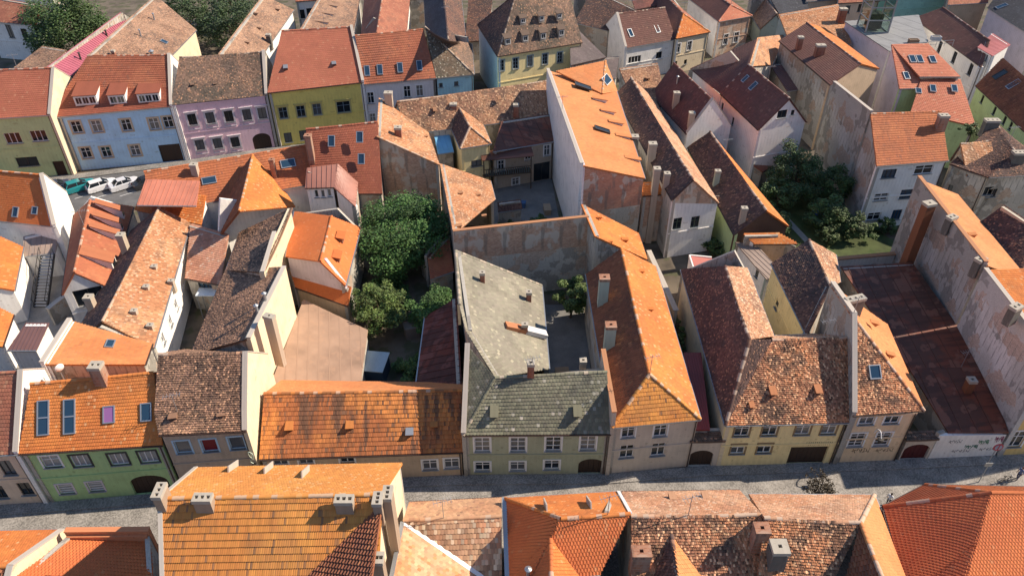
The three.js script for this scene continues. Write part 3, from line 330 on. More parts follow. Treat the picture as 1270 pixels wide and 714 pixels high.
house('beige_house', 'beige two storey house with dark windows beside the bright green house', {
  p: {a:[-51.95,6.9,-42.45],b:[-42.26,6.9,-43.15],c:[-42.63,11.58,-48.33],d:[-53.6,11.58,-47.54],e:[-55.26,6.9,-52.62],f:[-43.01,6.9,-53.51]},
  r: ['a b c d redbrown','f e d c redbrown'],
  w: ['a b beige','b c f beige','f e beige','e d a beige'],
  win: [[0,'dark',1.1,1.9,[[-43.91,5.01,-43.03],[-45.88,4.97,-42.89]]],[0,'dark',1.1,1.7,[[-43.45,2.08,-43.06],[-45.83,1.85,-42.89]]]],
  fw: ['b c f white'],
});
house('green_house', 'bright green two storey house with orange roof, skylights and arched carriage gate', {
  p: {a:[-42.18,6.9,-43.15],b:[-30.38,6.6,-44.39],c:[-31.65,10.85,-48.98],d:[-41.84,10.85,-47.58],e:[-41.49,6.9,-52.01],f:[-32.93,6.6,-53.57]},
  r: ['a b c d orange','f e d c orange'],
  w: ['a b green','b c f plaster','f e plaster','e d a plaster'],
  win: [[0,'green_pale',1.5,1.5,[[-40.07,5.45,-43.37]]],[0,'green_dark',1.5,1.5,[[-37.66,5.25,-43.62],[-34.55,5.07,-43.95],[-32.03,5.07,-44.22]]],[0,'green_low',1.3,1.3,[[-40.14,1.69,-43.36],[-37.58,1.69,-43.63]]],[0,'arch_gate',3.3,2.6,[[-32.92,1.4,-44.13]]]],
  ch: [[[-35.93,12.57,-48.19],1,0.9,2.9,'brick2']],
  sk: [[0,[-40.44,8.82,-45.51],1,3,'double'],[0,[-38.3,8.75,-45.72],1,3,'double'],[0,[-35.05,8.65,-46.05],1,1.5,'violet'],[0,[-31.97,8.59,-46.39],0.95,1.6]],
});
house('rear_wing', 'pale orange rear wing with one small skylight and old tiled wall coping', {
  p: {a:[-34.61,8.3,-52.72],b:[-35.02,8.3,-55.68],c:[-43.11,10,-57.18],d:[-42.8,10,-50.92],e:[-41.71,9,-49.24],f:[-33.61,8.3,-48.72]},
  r: ['a b c d orangepale'],
  w: ['a b plaster','b c plaster','c d white','d a plaster'],
  c: 'house wing',
  sk: [[0,[-38.48,9.02,-54.75],1.1,0.8]],
  fw: ['c d white'],
});
house('brown_house', 'old brown two storey house with three light blue framed windows', {
  p: {a:[-30.38,7.9,-44.39],b:[-23.14,7.6,-45.12],k2:[-23.26,8.74,-46.34],k1:[-31.14,8.74,-46.15],c:[-23.45,12.31,-50.01],d:[-31.12,12.31,-49.8],e:[-31.85,7.9,-55.21],f:[-23.76,7.6,-54.9],t:[-23.56,12.68,-51.75]},
  r: ['a b k2 k1 mottled','k1 k2 c d mottled','f e d c mottled'],
  w: ['a b taupe','b k2 c f cream','f e plaster','e d k1 a plaster'],
  win: [[0,'blueframe',1.3,1.6,[[-28.86,5.97,-44.55],[-26.62,5.92,-44.77],[-24.27,5.96,-45.01]]]],
  ve: [[0,[-29.45,8.52,-45.98],0.9],[0,[-25.41,8.36,-46.41],0.9]],
  fw: ['b k2 c f cream'],
});
house('long_mono_roof_house', 'long brown lean roof house with tall cream firewall and attached white chimney', {
  p: {a:[-31.9,6.4,-56.13],b:[-32.63,6.4,-70.47],c:[-23.91,10.6,-65.16],d:[-24.55,10.6,-53.78]},
  r: ['a b c d mottled'],
  w: ['a b white','b c plaster','c d cream','d a plaster'],
  ch: [[[-22.95,11.9,-55.63],1,0.55,6,'tallwhite',-0.35],[[-24.41,11.62,-59.32],0.28,0.28,2.1,'pipe'],[[-24.77,11.5,-57.57],0.28,0.28,2.1,'pipe']],
  fw: ['c d cream'],
});
house('low_orange_house', 'low one storey house with weathered orange tiles between brown and grey houses', {
  p: {a:[-22.79,3.7,-45.21],b:[-4.47,3.5,-46.24],c:[-4.65,6.94,-50.68],d:[-23.01,6.94,-50.26],e:[-23.23,3.7,-55.31],f:[-4.83,3.5,-55.12]},
  r: ['a b c d orangestreak','f e d c orangepale'],
  w: ['a b tan','b c f plaster','f e plaster','e d a plaster'],
  win: [[0,'white',1.35,1.35,[[-7.6,1.73,-46.06],[-5.59,1.82,-46.18]]],[0,'white',1.3,0.9,[[-21.04,3.1,-45.31],[-18.74,3.05,-45.44],[-15.04,3.03,-45.65]]]],
  ve: [[0,[-20.35,5.21,-47.76],0.9],[0,[-14.88,5.13,-48.03],0.9],[0,[-9.4,4.65,-47.68],0.9,'metal'],[0,[-7.21,4.99,-48.36],0.9]],
});
house('grey_slate_house', 'olive grey house with grey slate front roof and arched dark gateway', {
  p: {a:[-4.4,5.8,-46.24],b:[8.88,5.8,-46.37],c:[8.67,9.38,-50.62],d:[-1.53,9.38,-49.88],d2:[-4.14,11.01,-52.42],e:[-4.36,9.38,-54.24],f:[8.45,5.8,-54.86],g:[1.34,5.8,-53.53]},
  r: ['a b c d slate','a d d2 d2 slate','f g d c slatelight'],
  w: ['a b olive','b c f plaster','f g plaster','a d2 plaster'],
  win: [[0,'white_arch',1.4,1.9,[[-2.7,4.3,-46.26],[0.55,4.27,-46.29],[3.76,4.34,-46.32],[6.91,4.41,-46.35]]],[0,'white',1.4,1.25,[[-2.74,1.26,-46.26],[0.53,1.28,-46.29],[3.71,1.42,-46.32]]],[0,'arch_gate',2.4,2.2,[[7.51,1.26,-46.36]]]],
  ch: [[[1.69,10.98,-50.19],0.6,0.6,2.1,'brickred'],[[6.93,7.12,-54.65],0.6,0.6,2.2,'pale']],
  ve: [[0,[-1.59,7.21,-47.69],0.95],[0,[5.87,7.22,-47.77],0.95]],
  fw: ['a d2 plaster'],
});
house('lichen_roof_wing', 'long rear wing with pale lichen grey lean roof and small brick chimneys', {
  p: {a:[3.7,5,-55.64],b:[3.4,5,-69.27],c:[-6.13,10.4,-68.42],d:[-5.19,10.4,-59.06],e:[-4.29,10.4,-55.16],f:[-1.54,9,-50.27]},
  r: ['a b c d lichen','a d e f lichen'],
  w: ['a b plaster','b c plaster','c e plaster','e f plaster'],
  c: 'house wing',
  ch: [[[-3.14,10.12,-64.96],0.5,0.5,2.2,'brickred'],[[1.83,7.21,-65.38],0.55,0.55,2.2,'brickred'],[[1.31,7.61,-59.52],0.6,0.5,2.2,'brickred']],
  caps: ['b c','c d'],
});
house('gable_end_orange_house', 'beige house with orange hipped roof and two tall chimneys on its dark slope', {
  p: {a:[8.88,6.7,-46.33],b:[16.96,6.7,-47.33],p:[12.37,9.95,-49.71],q:[12.08,9.95,-69.53],a2:[8.34,6.7,-69.14],b2:[16.36,6.7,-70.68],fa:[8.88,8.2,-46.33],fm:[8.68,6.7,-54.54],fb:[8.68,8.2,-54.54]},
  r: ['a b p p orangecourse','b b2 q p orange','a2 a p q redpan'],  // left slope in darker red: its shade is put into the tile colour
  w: ['a b stone','b b2 plaster','b2 q a2 plaster','a2 a plaster'],
  win: [[0,'white',1.2,1.5,[[10.5,5.72,-46.53],[13.48,5.46,-46.9]]],[0,'white2',1.3,1.7,[[10.6,3.02,-46.55],[13.57,2.87,-46.91]]]],
  ch: [[[9.51,10.99,-62.94],1,0.9,4.4,'tallgrey'],[[9.52,10.36,-56.15],1,0.9,3.9,'tallgrey']],
  ve: [[1,[13.97,8.48,-67.18],0.6],[1,[13.97,8.6,-60.51],0.6]],
  fw: ['fa fb courtstone'],
});
house('gate_passage', 'cream gateway wall with brown arched gate and dark red metal roof behind', {
  p: {a:[16.4,3.7,-47.24],b:[19.72,3.7,-47.33],c:[20.02,3.7,-48.53],d:[16.7,3.7,-48.44],m1:[16.28,4.3,-48.19],m2:[18.37,4.3,-48.19],m3:[19.26,5.3,-57.69],m4:[17.46,5.3,-57.69]},
  r: ['a b c d brownold','m1 m2 m3 m4 redmetal'],
  w: ['a b stone','c d stone','m1 m2 plaster','m2 m3 plaster','m1 m4 plaster'],
  c: 'gateway',
  win: [[0,'arch_gate',2.3,2.3,[[17.65,1.42,-47.27]]]],
});
house('yellow_house', 'pale yellow house with mottled hipped roof, upper windows and brown garage gate', {
  p: {a:[19.33,5.9,-47.29],b:[30.64,5.9,-47.64],c:[31.32,10.83,-53.74],d:[24.17,10.83,-53.4],n:[22.08,10.83,-53.4],t:[22.39,10.83,-64.99],u:[19.49,5.9,-71.15],x:[25.77,8.6,-67.76],y:[25.6,8.6,-56.4],f:[32.01,5.9,-59.84]},
  r: ['a b c d mottledorange','u a n t darkbrown','n a d d darkbrown','y x t n tanrough','f y d c tanrough'],  // left slopes in darkened tile, shade painted into the colour
  w: ['a b yellow','b c f plaster','f y plaster','y x plaster','x t u plaster','u a cream'],
  win: [[0,'taupe',1.35,1.5,[[21.05,5.46,-47.34],[23.62,5.37,-47.42],[26.68,5.43,-47.52],[29.11,5.5,-47.6]]],[0,'taupe',1.3,1.3,[[21.13,2.42,-47.34],[23.62,2.44,-47.42]]],[0,'gate',3.6,2.5,[[27.96,1.77,-47.56]]]],
  ve: [[0,[23.81,7.8,-49.72],0.8],[0,[27.98,7.83,-49.9],0.8],[0,[21.79,7.04,-48.74],0.6]],
  graf: [[0,9.4,2.95,3,0.7,'text','#4b3a1c']],
});
house('ochre_house', 'ochre house with shuttered windows, graffiti and a small blue framed roof hatch', {
  p: {a:[30.73,6.8,-47.67],b:[36.95,6.8,-48.01],b3:[37.45,6.8,-48.26],q:[32.15,11.2,-61.3],p:[31.42,12.88,-54.32],b4:[38.47,7.2,-59.88]},
  r: ['a b3 p p mottledorange','b3 b4 q p orangepale'],
  w: ['a b ochre','b b4 plaster','b4 q plaster','a p q greywall'],
  win: [[0,'white',1.4,1.3,[[32.37,6.49,-47.76],[34.71,6.41,-47.89]]],[0,'shutter',1.4,1.8,[[32.17,3.24,-47.75],[34.64,3.2,-47.89]]]],
  ch: [[[32.77,12.79,-57.2],1.9,0.7,2.3,'grey3',0.3]],
  sk: [[0,[33.07,9.35,-50.64],1.1,1.3,'blue']],
  ve: [[1,[35.06,9.91,-56.81],0.7],[1,[35.4,9.18,-53.1],0.7]],
  caps: ['p q'],
  fw: ['a p q greywall'],
  graf: [[0,2.2,1.7,1.9,0.9,'thin','#4a3524'],[0,4.5,1.6,1.9,0.7,'thin','#5a4a3a']],
});
house('yellow_wing_house', 'dark roofed wing with pale yellow side wall behind the yellow house', {
  p: {L:[30.27,6.2,-59.27],Lb:[29.93,6.4,-71.73],p:[33.53,9.05,-63.84],q:[33.95,9.05,-72.61],R:[36.8,6.2,-68.41],Rb:[37.96,6.4,-73.49]},
  r: ['Lb L p q darkbrown','R Rb q p tanrough'],
  w: ['Lb L yellow','L p R plaster','R Rb plaster','Rb q Lb plaster'],
  win: [[0,'dark',0.8,1.1,[[30.03,3.23,-67.95]]]],
});
house('red_gate', 'cream gateway with dark red arched gate between ochre house and white wall', {
  p: {a:[36.95,3,-48.01],b:[40.1,3,-48.16],c:[40.1,3.15,-49.16],d:[36.95,3.15,-49.01]},
  r: ['a b c d brownold'],
  w: ['a b stone','c d stone'],
  c: 'gateway',
  win: [[0,'red_gate',2.5,2.2,[[38.38,1.15,-48.08]]]],
});
house('metal_roof_house', 'low white graffitied house with large rusty brown metal roof and red gate', {
  p: {a:[39.87,3.6,-48.16],b:[46.8,3.3,-48.56],b2:[46.61,3.5,-48.61],a2:[40.94,3.5,-48.61],m:[40,4.6,-56.17],n:[47.93,4.6,-56.29],o:[37.79,6.3,-71.23],q:[46.36,6.3,-72.03]},
  r: ['a2 b2 n m brownmetal','m n q o brownmetal'],
  w: ['a b white','b q plaster','q o plaster','o m plaster','m a2 plaster','a2 a plaster'],
  ch: [[[44.63,5.79,-53.35],0.7,0.7,2.6,'rust']],
  graf: [[0,2,2.4,1.4,0.7,'thin','#26303c'],[0,3.9,1.6,1.5,0.8,'fat','#2f6b5a'],[0,4.9,2.2,1.2,0.9,'fat','#3f7d5c'],[0,6.3,2.5,1,1.2,'fat','#7d1f4d'],[0,3,1,2,0.6,'thin','#4a4f5c'],[0,5.6,1.1,1.8,0.6,'thin','#3a3f4c']],
});
house('tall_firewall_house', 'tall house with long grey stained firewall and narrow pale orange roof strip', {
  p: {g0:[47.97,11.87,-79.56],g1:[46.88,13,-48.56],d:[46.88,13,-48.56],c:[47.97,13,-79.56],m:[47.36,13,-62.2],e:[54.47,10,-81.06],f:[53.86,10,-63.7]},
  r: ['f e c m orangepale'],
  w: ['c m grimewall','e c plaster','e f plaster'],
  ch: [[[47.51,13.78,-70.09],1.1,0.7,1.9,'grey2',0.5],[[47.26,13.39,-62.84],1.1,0.7,1.9,'grey2',0.5],[[46.28,13.8,-72.89],1.2,0.9,12,'rust',0.3],[[46,14.2,-54.23],1.1,0.7,1.8,'grey2',0.5]],
  ve: [[0,[49.55,12.09,-68.88],0.7],[0,[49.83,11.84,-61.93],0.7]],
  fw: ['c m grimewall'],
});
house('corner_yellow_house', 'tall end house with plain white side wall above a golden yellow street front', {
  p: {a:[46.88,12.6,-48.56],b:[56.73,12.6,-49.15],g0:[47.97,11.87,-79.56],g1:[46.88,13,-48.56],m:[47.35,12.52,-61.89],c:[47.35,12.6,-61.89],d:[57.19,12.6,-62.49],r:[50.88,15.2,-50.56],r2:[51.35,15.2,-63.89]},
  r: ['a b d c orange'],
  w: ['a b gold','a c whitewall','c d plaster','b d plaster'],
  win: [[0,'white',1.5,2.2,[[47.9,2.36,-48.62]]]],
  fw: ['a c whitewall'],
});
house('big_orange_house', 'large house with broad orange tiled roof and three pale chimney stacks', {
  p: {a:[-8.96,8.5,-40.85],b:[-25.66,8.5,-40.36],c:[-24.29,14.29,-32.98],d:[-8.99,14.29,-33.32],e:[-22.92,8.5,-25.61],f:[-9.03,8.5,-25.79],g:[-9.02,13.93,-32.85],v:[-14.37,10.75,-28.64],h:[-8.88,13.93,-25.9],h2:[-8.88,4.93,-25.9]},
  r: ['a b c d orangeyellow','e f d c orangecourse','v h g g redpan'],  // last plane is darker to paint the shade on the wing side
  w: ['a b plaster','b c e white','a d f cream','e f plaster'],
  ch: [[[-21.07,15.05,-32.54],1.2,0.65,2.15,'pale3'],[[-24.02,15.44,-32.84],0.6,1.2,2.15,'pale3'],[[-11.46,14.88,-32.54],1.2,0.65,2.15,'pale3'],[[-9.14,15.01,-32.51],0.6,1,2.15,'pale3'],[[-8.56,14.9,-33.06],0.6,1.1,7,'pale3'],[[-8.84,13.6,-28.87],0.8,0.8,6,'pale3']],
  ve: [[0,[-22.32,9.2,-39.54],0.8,'fin'],[0,[-19.24,9.71,-38.97],0.8,'fin'],[0,[-15.91,10.7,-37.79],0.8,'fin']],
  flash: [['c e',0.3,'mortar'],['b c',0.3,'mortar']],
});
house('patchwork_roof_house', 'house with patchy tan tile roof and white metal valley gutter', {
  p: {a:[-0.87,5.2,-39.92],b:[-8.55,5.2,-39.44],c:[-8.42,7.63,-35.97],d:[-0.81,7.63,-36.34],e:[-8.28,5.2,-32.51],f:[-0.76,5.2,-32.76],t1:[-1.77,4.95,-32.36],t2:[-8.48,7.48,-35.86],t3:[-8.4,9.6,-29.4]},
  r: ['a b c d tan','e f d c patch','t1 t2 t3 t3 patchlight'],
  w: ['a b plaster','b c e plaster','a d f plaster','e f plaster'],
  flash: [['t1 t2',0.35,'white'],['t3 t2',0.3,'zinc']],
});
house('orange_hip_house', 'house with smooth bright orange hipped roof and two thin snow fins', {
  p: {a:[8.71,6.5,-39.5],b:[-0.59,6.5,-38.86],c:[3.55,11.14,-33.6],d:[8.59,11.14,-34.02],l:[-0.3,6.5,-31.54],f0:[8.47,6.5,-28.54],q0:[3.43,6.5,-28.12],k:[2.77,10.28,-32.52],q:[1.23,8.55,-30.36],f:[6.28,8.55,-30.77],m:[2.67,10.28,-28.63],l2:[-0.17,6.5,-29.03],v:[5.43,7.97,-30.02]},
  r: ['a b c d orange','l b c k orangenew','q f d c orangenew','l2 l k m orangenew','v m k k orange'],
  w: ['a b plaster','b l2 plaster','a d f plaster','q f plaster'],
  ch: [[[1.14,9.41,-30.63],0.28,0.28,2.1,'pipe']],
  ve: [[0,[2.57,9.27,-35.81],0.8,'fin'],[0,[5.89,9.29,-36.02],0.8,'fin']],
  flash: [['b l',0.45,'zinc'],['a d',0.25,'white']],
});
house('rough_brown_house', 'house with rough brown front tiles, pale back slope and patched brick chimney', {
  p: {a:[18.72,6.5,-39.66],b:[8.98,6.5,-39.5],c:[8.71,10.69,-34.14],d:[18.34,10.69,-34.27],e:[8.44,6.5,-28.77],f:[17.96,6.5,-28.89],g:[11.59,9.87,-33.14],h:[11.5,9.87,-28.29],vl:[9.49,7.46,-30.01],vr:[14.38,7.42,-30.03]},
  r: ['a b c d tanlight','e f d c mottledorange','vl h g g darkbrown','h vr g g orangepale'],  // small wing: dark left and pale right tiles paint its shade and sun
  w: ['a b plaster','b c e plaster','a d f plaster','e f plaster'],
  ch: [[[17.72,11.56,-32.56],1,0.9,3.2,'patch'],[[18.59,11.5,-31.11],1.1,1.1,11.2,'ruin'],[[9.17,10.26,-31.55],1.3,0.9,2.6,'patch']],
  ve: [[0,[12.7,7.82,-37.86],0.7],[0,[15.35,7.76,-37.99],0.7]],
});
house('hip_end_brown_house', 'house with rough brown front roof ending in a bright hip', {
  p: {a:[29.88,6,-39.56],b:[19.54,6,-39.64],d:[24.81,11.58,-32.95],c:[18.04,11.58,-33.36],e:[16.54,6,-27.07],a2:[29.54,6,-32.25],m:[24.69,11.58,-28.2],f:[19.74,6,-26.34],v:[23.01,8.66,-29.3],a3:[30.54,6,-26.25]},
  r: ['a b c d tanlight','e f d c mottledorange','a2 a d m orangepale','v m d d redpan'],  // pale hip and dark wing side put sun and shade into tile colour
  w: ['a b plaster','b c e plaster','a a2 plaster','e f plaster'],
});
house('red_hip_house', 'house with broad dark red hipped roof and an orange ridge', {
  p: {a:[49.58,6.3,-39.98],b:[34.31,6.3,-40.39],c:[36.52,10.07,-36.69],d:[46.91,10.07,-36.61],l:[30,6.3,-38.23],l1:[28.86,6.3,-30.38],k:[33.91,8.92,-32.91],l3:[28.13,6.3,-25.68],m:[30.25,7.3,-27.62],f:[40.63,7.3,-27.54]},
  r: ['a b c d orangenew','l1 l c k rednew','l b c c rednew','m f d c orangenew','l3 l1 k m rednew'],
  w: ['a b plaster','b l plaster','l l1 plaster'],
});
house('left_corner_house', 'house with plain orange roof and white stepped firewall beside flat red roof', {
  p: {a:[-35.44,6,-36.24],b:[-46.58,6,-35.95],d:[-35.6,9.1,-31.08],c:[-46.6,9.1,-30.79],e:[-46.61,6,-25.64],f:[-35.76,6,-25.92]},
  r: ['a b c d orange','e f d c redpan'],
  w: ['a b plaster','a d f cream','e f plaster','b c e plaster'],
  fw: ['a d f cream'],
});
house('parapet_house', 'low red metal roofed building with orange parapet bulging over the street', {
  p: {a:[-34.71,6.6,-35.68],b:[-28.21,6.6,-35.75],c:[-28.32,5.9,-35.5],d:[-34.64,6.3,-35.16],e:[-26.17,5.6,-30.48],f:[-35.59,8.6,-30.01]},
  r: ['f e c d orangenew'],
  w: ['a b salmon','b e plaster','e f plaster','f a plaster'],
  sk: [[0,[-31.47,5.24,-35.44],0.8,1,'blue']],
  fw: ['a b salmon'],
});
house('white_gable_house', 'orange roofed house with tall plain white gable wall near the parked cars', {
  p: {b:[-62.56,2.92,-93.22],f:[-56.33,6.4,-79.38],r:[-58.36,11.08,-83.9],b0:[-62.56,2.92,-93.22],f0:[-73.33,6.4,-82.38],r0:[-75.36,11.08,-86.9],bb:[-79.56,2.92,-96.22]},
  r: ['f0 f r r0 orangebright','b bb r0 r orangebright'],
  w: ['f0 f white','f r b white','b bb plaster','bb r0 f0 plaster'],
  sk: [[0,[-61.74,7.37,-81.19],0.8,1.3],[0,[-59.13,7.7,-81.03],0.8,1]],
  fw: ['f r b white'],
});
house('brown_terrace_annex', 'low annex with grey brown metal roof above a white stair yard', {
  p: {a:[-60.18,3.6,-76.98],b:[-56.62,3.6,-77.84],c:[-57.18,4.8,-81.47],d:[-61.05,4.8,-79.63]},
  r: ['a b c d greymetal'],
  w: ['a b white','b c white','c d white','d a white'],
  c: 'annex',
});
house('left_edge_orange_roof', 'small orange roofed white house over the yard with black stairs', {
  p: {a:[-56.81,4.5,-69.02],b:[-60.22,4.5,-77.76],c:[-64.7,7,-78.28],d:[-59.96,7,-67.24]},
  r: ['a b c d orange'],
  w: ['a b white','b c white','c d white','d a white'],
});
house('left_edge_low_roof', 'tiny orange lean roof against white yard wall', {
  p: {a:[-53.82,3.8,-60.21],b:[-55.38,3.8,-65.54],c:[-58.47,5.2,-66.37],d:[-56.61,5.2,-59.9]},
  r: ['a b c d orange'],
  w: ['a b white','b c white','c d white','d a white'],
  c: 'outbuilding',
});
house('plum_roof_annex', 'flat annex with plum brown metal roof below the orange wing', {
  p: {a:[-51.87,5,-58.38],b:[-48.89,5,-58.38],c:[-48.91,5.8,-61.79],d:[-51.37,5.8,-61.79]},
  r: ['a b c d plummetal'],
  w: ['a b white','b c white','c d white','d a white'],
  c: 'annex',
});
house('dormer_house', 'narrow rust red house with pointed white dormer cheeks on its sunny slope', {
  p: {a:[-45.45,5.2,-68.56],b:[-49.67,5.2,-86.06],c:[-53,8.11,-82.85],d:[-48.07,8.11,-67.54],e:[-49.92,5.6,-66.73],f:[-56.16,5.6,-83.44]},
  r: ['a b c d rustred','f e d c rustred'],
  w: ['e d a white','a b white','b c f white','f e white'],
  win: [[0,'dark',3,2.2,[[-47.6,5.77,-67.68]]]],
  ch: [[[-45.69,8.6,-74.45],0.8,0.8,8.3,'tallpale'],[[-45.56,7.2,-64.55],0.8,0.8,6.9,'tallpale']],
  do: [[0,[-49.35,5.69,-82.73],0.8,1.1,'cheek'],[0,[-48.57,5.53,-80.17],0.8,1.1,'cheek'],[0,[-47.92,5.45,-77.77],0.8,1.1,'cheek'],[0,[-46.44,5.23,-72.55],1.8,1.2,'cheek']],
});
house('long_tan_house', 'long house with worn tan tiles, white vent stubs and white courtyard wall', {
  p: {a:[-36.11,6.2,-57.42],b:[-40.1,6.2,-80.6],c:[-43.46,8.35,-80.73],d:[-41.23,8.35,-58.9],e:[-45.73,4.95,-58.9],f:[-47.96,4.95,-80.73]},
  r: ['a b c d tanorange','f e d c darkbrown'],  // second slope darkened, painting the shade it lies in
  w: ['a b white','b c f plaster','f e plaster','e d a plaster'],
  win: [[0,'white',0.9,1.3,[[-36.66,4.57,-60.62],[-37.26,4.08,-64.1],[-37.8,3.82,-67.23]]]],
  ch: [[[-40.2,7.64,-69.54],0.55,0.5,1.55,'stub'],[[-37.99,6.78,-67.98],0.55,0.5,1.55,'stub'],[[-39.66,7.68,-65.77],0.55,0.5,1.55,'stub'],[[-39.24,7.82,-61.47],0.55,0.5,1.55,'stub'],[[-37.26,7.06,-60.04],0.55,0.5,1.55,'stub']],
});
house('patched_side_house', 'side wing with pink patched tiles and small blue window by the yard', {
  p: {a:[-38.03,4.6,-71.18],b:[-33.53,4.6,-69.95],c:[-34.31,6.6,-77.29],d:[-39.73,6.6,-79.8]},
  r: ['a b c d pinktile'],
  w: ['a b plaster','b c plaster','c d plaster','d a plaster'],
  c: 'house wing',
  win: [[0,'darkblue',1.8,1.2,[[-35.76,4.25,-70.56]]]],
});
house('salmon_roof_house', 'house with flat salmon metal roof set on a coursed orange roof', {
  p: {a:[-47.57,7,-82.35],b:[-38.61,6.2,-80.05],c:[-38.89,8,-84.22],d:[-46.87,8.6,-84.4],e:[-45.85,9,-80.24],f:[-38.66,8.8,-80.38],g:[-39.51,9.7,-84.92],h:[-46.01,10.2,-84.44]},
  r: ['a b c d orange','e f g h salmonmetal'],
  w: ['a b plaster','b c white','c d plaster','d a plaster'],
});
house('street_row_house', 'long house with coursed orange roof facing the lilac and mustard street fronts', {
  p: {c:[-27.73,10.4,-93.24],d:[-46.73,10.4,-85.94],a:[-45.03,7,-81.64],b:[-26.03,7,-88.94],e:[-48.43,7,-90.24],f:[-29.43,7,-97.54]},
  r: ['a b c d rustcourse','f e d c orange'],
  w: ['a b white','b c f plaster','f e plaster','e d a plaster'],
  ch: [[[-40.71,10.96,-87.03],0.8,0.8,2.4,'pale']],
  sk: [[0,[-39.02,8.78,-86.54],1.8,1],[0,[-29.73,9.07,-90.53],1.9,1.2,'blue']],
});
house('orange_tent_wing', 'steep orange wing with bright right slope, white end wall and tall brick chimneys', {
  p: {a:[-28.11,5.8,-85.08],b:[-30.19,6.4,-88.16],c:[-33.71,11,-89.34],d:[-31.59,11,-75.54],e:[-35.73,6,-77.66],f:[-38.25,6,-88.42]},
  r: ['a b c d orange','f e d c redpan'],  // second slope in darker red, standing for its shade
  w: ['a d e white','a b plaster','b c f plaster','f e plaster'],
  c: 'house wing',
  ch: [[[-31.21,10.73,-88.75],0.6,0.6,3.6,'tallbrick'],[[-26.34,13.5,-90.08],0.8,0.8,13.2,'tallbrick']],
});
house('dark_red_skylight_house', 'house with dark red roof and blue skylights against the mustard front', {
  p: {a:[-26.17,6.4,-87.32],b:[-17.06,6.4,-87.32],c:[-18.01,13.09,-94.73],d:[-27.14,13.09,-92.55],e:[-28.11,6.4,-97.78],f:[-18.96,6.4,-102.13]},
  r: ['a b c d deepred','f e d c deepred'],
  w: ['a b plaster','b c f plaster','f e plaster','e d a plaster'],
  sk: [[0,[-23.75,11.84,-91.57],0.9,1.5,'blue'],[0,[-20.04,12.25,-91.9],0.9,1.5,'blue'],[0,[-19.82,9.99,-90.13],0.9,1.4,'blue']],
});
house('white_dormer_wing', 'small white wing with three slot windows and ribbed rust metal roof', {
  p: {a:[-26.16,9,-84.31],b:[-22.53,9,-84.52],c:[-22.28,10.8,-87.32],d:[-26.08,10.8,-86.26],e:[-19.65,7.4,-82.47],f:[-20.07,8,-87.49]},
  r: ['a b c d rustmetal','e f c b rustmetal'],
  w: ['a b white','b e white','e f plaster','f d plaster','d a white'],
  c: 'house wing',
  win: [[0,'slot',0.5,1.1,[[-24.9,8.02,-84.38],[-24.09,7.99,-84.43],[-23.27,8.08,-84.47]]]],
});
house('bright_orange_courtyard_house', 'bright orange house with a lilac gable and two roof flaps over the garden', {
  p: {a:[-18.65,6,-67.97],b:[-18.79,6,-79.81],c:[-21.56,9,-77.67],d:[-21.07,9,-68.42],e:[-25.81,7.6,-71.32],f:[-26.98,7.6,-81]},
  r: ['a b c d orangebright','f e d c orangebright'],
  w: ['e d a lilacwall','a b plaster','b c f plaster','f e white'],
  do: [[0,[-19.85,7.39,-74.91],1.3,0.6,'flap'],[0,[-19.62,7.16,-71.3],1.3,0.6,'flap']],
});
house('orange_lean_annex', 'bright orange lean roof below the lilac gable', {
  p: {a:[-25.09,4,-70.27],b:[-18.45,4,-66.86],c:[-18.17,5.4,-68.45],d:[-26.23,5.4,-72.63]},
  r: ['a b c d orangebright'],
  w: ['a b tan','b c plaster','c d plaster','d a plaster'],
  c: 'annex',
});
house('upper_mono_roof_house', 'old brown lean roof with orange plaster end wall and twig litter', {
  p: {a:[-33.15,6.4,-73.18],b:[-33.22,6.4,-78.12],c:[-25.97,10.4,-77.4],d:[-26.66,10.4,-72.06],e:[-26.05,10.4,-64.44],f:[-32.58,6.4,-70.31]},
  r: ['f b c e mottled'],
  w: ['b c plaster','c e cream','f b plaster','e f plaster'],
  fw: ['d e cream'],
});
house('flat_terrace', 'flat pinkish brown felt terrace roof beside the tall cream firewall', {
  p: {a:[-24.18,3.7,-53.56],b:[-15.22,3.7,-55.25],c:[-15.6,3.9,-62.82],d:[-23.72,3.9,-68.15]},
  r: ['a b c d terrace'],
  w: ['a b plaster','b c plaster','c d plaster','d a plaster'],
  c: 'annex',
});
house('maroon_shed', 'long low shed with dark maroon metal roof along the grey house wing', {
  p: {a:[-9.67,3.2,-54.39],b:[-9.74,3.2,-65.98],c:[-6.28,4.4,-67.81],d:[-4.89,4.4,-53.2]},
  r: ['a b c d maroon'],
  w: ['a b plaster','b c plaster','c d plaster','d a plaster'],
  c: 'shed',
});
house('garden_shed', 'small garden shed with rust red roof in the shaded courtyard', {
  p: {a:[-9.73,3,-73.16],b:[-7.03,3,-74.78],c:[-8.01,4.6,-80.48],d:[-10.26,4.6,-76.07]},
  r: ['a b c d rustred'],
  w: ['a b plaster','b c plaster','c d plaster','d a plaster'],
  c: 'shed',
});
house('lean_tile_shed', 'narrow lean shed of old brown tiles under the long courtyard wall', {
  p: {a:[-11.63,3.4,-78.13],b:[-9.22,3.4,-84.96],c:[-8.28,4.8,-80.18],d:[-10.18,4.8,-75.28]},
  r: ['a b c d darkbrown'],
  w: ['a b plaster','b c plaster','c d plaster','d a plaster'],
  c: 'shed',
});
house('small_orange_lean_house', 'low house with orange front strip roof beside the pale side wall', {
  p: {a:[29.98,4.6,-78.32],b:[35.36,4.6,-78.32],c:[33.11,5.4,-79.45],d:[28.67,5.4,-79.27]},
  r: ['a b c d orange'],
  w: ['a b tan','b c plaster','c d plaster','d a white'],
  c: 'house wing',
});
